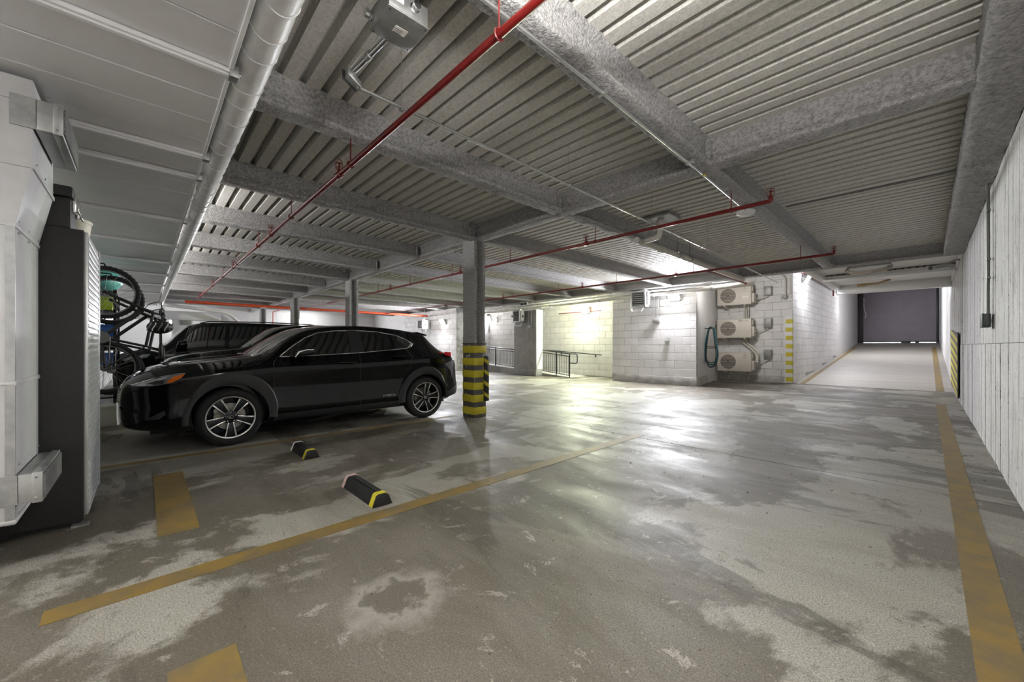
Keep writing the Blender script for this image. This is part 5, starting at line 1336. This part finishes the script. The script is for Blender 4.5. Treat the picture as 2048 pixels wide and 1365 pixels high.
part('floor_bracket', MB().box(-3.80, -3.745, -.34, -.262, 0, .012), M['steelg'], t)
t = thing('equipment_case', 'black case with metal latches lying on the tall cabinet', 'case', (-4.1, -.5, 1.925))
part('case_base', MB().box(-4.12, -3.81, -.78, -.345, 1.93, 2.13), M['blkp'], t, bevel=.012)
part('case_lid', MB().box(-4.13, -3.80, -.79, -.335, 2.135, 2.205), M['blkp'], t, bevel=.014)
for xx in (-3.88, -4.05): part('latch', MB().box(xx - .03, xx + .03, -.345, -.325, 2.05, 2.17).tube([(xx - .02, -.32, 2.06), (xx, -.31, 2.04), (xx + .02, -.32, 2.06)], .006, 6), M['chrome'], t, bevel=.003)
t = thing('storage_bucket', 'cream lidded bucket on the tall cabinet beside the case', 'bucket', (-4.3, -.36, 1.925))
part('bucket_body', MB().lathe([(.10, 0), (.115, .14)], (-4.29, -.40, 1.926), (0, 0, 1), 24), M['wood'], t)
part('bucket_lid', MB().lathe([(.12, 0), (.122, .02), (.11, .03), (.02, .034)], (-4.29, -.40, 2.066), (0, 0, 1), 24), M['wood'], t)

# shelf rack behind the bicycles
t = thing('shelf_rack', 'black steel shelf rack against the white wall behind the bicycles', 'shelf', (-9.2, -.55, 0))
for xx in (-9.75, -8.72):
    for yy in (-.78, -.33): part('upright_post', MB().box(xx - .02, xx + .02, yy - .02, yy + .02, 0, 2.05), M['blk'], t)
for zz in (.35, .80, 1.25, 1.70, 2.0): part('shelf_board', MB().box(-9.77, -8.70, -.80, -.31, zz, zz + .025), M['blk'], t)


def blob(name, c, r, sc, mt, label, cat, amp=.18, group=None):
    mb = MB().sphere((0, 0, 0), r, 22, 14, sc); out = []
    for v in mb.v:
        q = Vector(v); k = 1 + amp * noise.noise(q * 7 + Vector(c)) + amp * .6 * noise.noise(q * 17)
        out.append((c[0] + q.x * k, c[1] + q.y * k, c[2] + max(q.z * k, -sc[2] * r * .8)))
    mb.v = out
    return one(name, mb, M[mt], label, cat, group, smooth=50)


blob('plastic_bag', (-9.15, -.50, 2.22), .25, (1.1, .95, .9), 'teal', 'crumpled teal plastic bag on top of the shelf rack', 'bag')


def bin_(label, x0, x1, y0, y1, z0, z1, mt, cat='bin', nm='storage_bin', group='bins around the bicycles'):
    t = thing(nm, label, cat, ((x0 + x1) / 2, (y0 + y1) / 2, z0), group)
    k = .03
    part('bin_body', MB().hexa([(x0 + k, y0 + k, z0), (x1 - k, y0 + k, z0), (x1 - k, y1 - k, z0), (x0 + k, y1 - k, z0), (x0, y0, z1), (x1, y0, z1), (x1, y1, z1), (x0, y1, z1)]), M[mt], t, bevel=.01)
    part('bin_rim', MB().box(x0 - .012, x1 + .012, y0 - .012, y1 + .012, z1 - .03, z1 + .006), M[mt], t, bevel=.006)


bin_('lime green plastic bin on the upper shelf behind the front wheel', -9.3, -8.78, -.72, -.335, 1.727, 1.93, 'lime')
bin_('blue bin on the middle shelf', -9.5, -8.8, -.7, -.32, 1.278, 1.5, 'blue')
bin_('white foam box on the upper shelf beside the lime bin', -9.7, -9.36, -.72, -.36, 1.727, 1.9, 'tile')
bin_('second blue bin one shelf lower', -9.4, -8.8, -.72, -.34, .828, 1.05, 'blue')
bin_('pale grey waste bin on the floor near the car nose', -8.35, -8.05, -.52, -.24, 0, .30, 'tile')
bin_('red plastic box on the floor beside the grey bin', -8.35, -8.05, -.80, -.56, 0, .34, 'redp')


def bicycle(label, X, ya, za, mt, spin=0):
    """hung upright: forward is up, the saddle side faces the room"""
    t = thing('bicycle', label, 'bicycle', (X, ya, za - .35), 'bicycles hung upright on the wall')
    Pp = lambda f, u, dx=0: (X + dx, ya + u, za + f)
    wb_, R = 1.06, .345
    for (f0, nm) in ((0, 'rear_wheel'), (wb_, 'front_wheel')):
        w_ = part(nm, MB().tube([Pp(f0 + R * math.cos(a * PI / 20), R * math.sin(a * PI / 20)) for a in range(40)], .027, 8, True), M['rubber'], t, smooth=60)
        part('wheel_rim', MB().tube([Pp(f0 + (R - .035) * math.cos(a * PI / 20), (R - .035) * math.sin(a * PI / 20)) for a in range(40)], .011, 6, True), M['conduitd'], w_, smooth=60)
        sp = MB()
        for a in range(16):
            an = a * PI / 8 + .1; sp.tube([Pp(f0, 0, .03 * (-1) ** a), Pp(f0 + (R - .035) * math.cos(an), (R - .035) * math.sin(an))], .0016, 4)
        part('spokes', sp, M['chrome'], w_); part('wheel_hub', MB().lathe([(.025, -.05), (.018, 0), (.025, .05)], Pp(f0, 0), (1, 0, 0), 10), M['blk'], w_)
        tr = MB()
        for a in range(40):
            an = a * PI / 20
            for dx in (-.016, .016): tr.bar(Pp(f0 + (R + .022) * math.cos(an), (R + .022) * math.sin(an), dx), Pp(f0 + (R + .031) * math.cos(an), (R + .031) * math.sin(an), dx), .014, .012)
        part('tread_knobs', tr, M['rubber'], w_)
    BB, SJ, HT, HB = (.43, -.03), (.30, .42), (.80, .50), (.845, .40)
    fr = MB()
    for (a, b, r) in ((BB, SJ, .017), (SJ, HT, .020), (BB, HB, .024), (HT, HB, .024)): fr.tube([Pp(*a), Pp(*b)], r, 10)
    for dx in (-.05, .05): fr.tube([Pp(BB[0], BB[1], dx * .5), Pp(0, 0, dx * 1.2)], .011, 8).tube([Pp(SJ[0], SJ[1], dx * .4), Pp(0, 0, dx * 1.2)], .009, 8)
    part('frame', fr, M[mt], t, smooth=60)
    fk = MB()
    for dx in (-.055, .055): fk.tube([Pp(HB[0], HB[1], dx), Pp(.93, .25, dx), Pp(wb_, 0, dx)], [.02, .019, .014], 8)
    fk.tube([Pp(HB[0], HB[1], -.06), Pp(HB[0], HB[1], .06)], .02, 8)
    part('fork', fk, M['blk'], t, smooth=60)
    part('seat_post', MB().tube([Pp(*SJ), Pp(.26, .56)], .014, 8), M['chrome'], t)
    part('saddle', MB().sphere(Pp(.24, .585), .14, 14, 8, (.5, .2, 1.0)), M['blk'], t, smooth=60)
    hb = part('handlebar', MB().tube([Pp(.80, .50), Pp(.78, .57), Pp(.84, .575)], .016, 8).tube(fillet([Pp(.78, .60, -.25), Pp(.83, .58, -.10), Pp(.84, .575, 0), Pp(.83, .58, .10), Pp(.78, .60, .25)], .1), .0135, 8), M['blk'], t, smooth=60)
    for s in (-1, 1):
        part('grip', MB().tube([Pp(.79, .596, s * .15), Pp(.775, .602, s * .26)], .018, 8), M['rubber'], hb)
        part('brake_lever', MB().tube([Pp(.80, .585, s * .12), Pp(.87, .60, s * .14), Pp(.86, .62, s * .24)], .007, 6), M['chrome'], hb)
        part('brake_cable', MB().tube(fillet([Pp(.83, .59, s * .19), Pp(.98, .60, s * .1), Pp(.93, .45, s * .03), Pp(.84, .40, .03)], .1), .004, 5), M['blk'], hb, smooth=60)
    ch = part('crank', MB().lathe([(.085, -.004), (.085, .004)], Pp(BB[0], BB[1], .055), (1, 0, 0), 24), M['conduitd'], t)
    for s in (-1, 1):
        part('crank_arm', MB().bar(Pp(BB[0], BB[1], s * .07), Pp(BB[0] + s * .12, BB[1] - s * .12, s * .08), .02, .014), M['conduitd'], ch)
        part('pedal', MB().box(X + s * .13 - .045, X + s * .13 + .045, ya + BB[1] - s * .12 - .05, ya + BB[1] - s * .12 + .05, za + BB[0] + s * .12 - .012, za + BB[0] + s * .12 + .012), M['blk'], ch)
    part('chain', MB().tube([Pp(BB[0], BB[1] + .085, .055), Pp(0, .04, .055)], .005, 5).tube([Pp(BB[0], BB[1] - .085, .055), Pp(0, -.04, .055)], .005, 5), M['conduitd'], t)
    part('cassette', MB().lathe([(.05, -.02), (.035, .02)], Pp(0, 0, .045), (1, 0, 0), 18), M['conduitd'], t)
    part('wall_hook', MB().tube(fillet([(X, -.82, za + wb_ + .40), (X, ya, za + wb_ + .40), (X, ya, za + wb_ + .36)], .03), .01, 6), M['blk'], t)
    return t


bicycle('nearer black mountain bike hung upright with its bars towards the cars', -7.9, -.40, .86, 'blkp')
bicycle('second dark bike hung upright just behind the first one', -8.46, -.36, .80, 'blk')
t = thing('bike_helmet', 'black and white bicycle helmet hanging from the handlebar', 'helmet', (-7.7, .18, 1.38))
hm = MB().sphere((-7.62, .17, 1.44), .13, 18, 10, (.85, 1.15, .75))
part('helmet_shell', hm, M['blk'], t, smooth=60)
for k in range(5):
    a = -.9 + k * .45
    part('helmet_stripe', MB().tube([(-7.62 + .112 * math.cos(q) * 1.0, .17 + .152 * math.sin(a) * 1.0 + .02 * math.sin(3 * q), 1.44 + .1 * math.sin(q)) for q in [.2 * j - .6 for j in range(7)]], .007, 5), M['label'] if k % 2 else M['boxg'], t, smooth=60)
part('helmet_strap', MB().tube([(-7.62, .12, 1.50), (-7.66, .17, 1.62), (-7.62, .22, 1.50)], .005, 5), M['blk'], t)

# far left: white duct bulkhead and vents above the third car
t = thing('white_bulkhead', 'white duct bulkhead with sloped end below the wrapped pipe', 'duct', (-18.8, 1.5, 2.0))
part('duct_body', MB().prism([(.2, 2.50), (2.2, 2.38), (2.75, 1.75), (3.6, 1.75), (3.6, 1.60), (.2, 1.60)][0:6], lambda p: (-19.4, p[0], p[1]), lambda p: (-18.5, p[0], p[1])) if False else MB().box(-19.4, -18.45, -.8, 2.15, 2.12, 2.42), M['white'], t, bevel=.01)
part('sloped_end', MB().hexa([(-19.4, 2.15, 2.12), (-18.45, 2.15, 2.12), (-18.45, 2.55, 1.75), (-19.4, 2.55, 1.75), (-19.4, 2.15, 2.42), (-18.45, 2.15, 2.42), (-18.45, 2.85, 1.85), (-19.4, 2.85, 1.85)]), M['white'], t, bevel=.01)
part('vent_grille', MB().box(-18.46, -18.43, .95, 1.25, 1.92, 2.1), M['boxg'], t, bevel=.004)
part('pier_panel', MB().box(-19.4, -18.45, .75, 1.3, 0, 2.12), M['white'], t)
one('wall_post', MB().box(-19.1, -19.0, .40, .48, 0, 2.5), M['boxd'], 'dark vertical post on the white wall behind the third car', 'post')
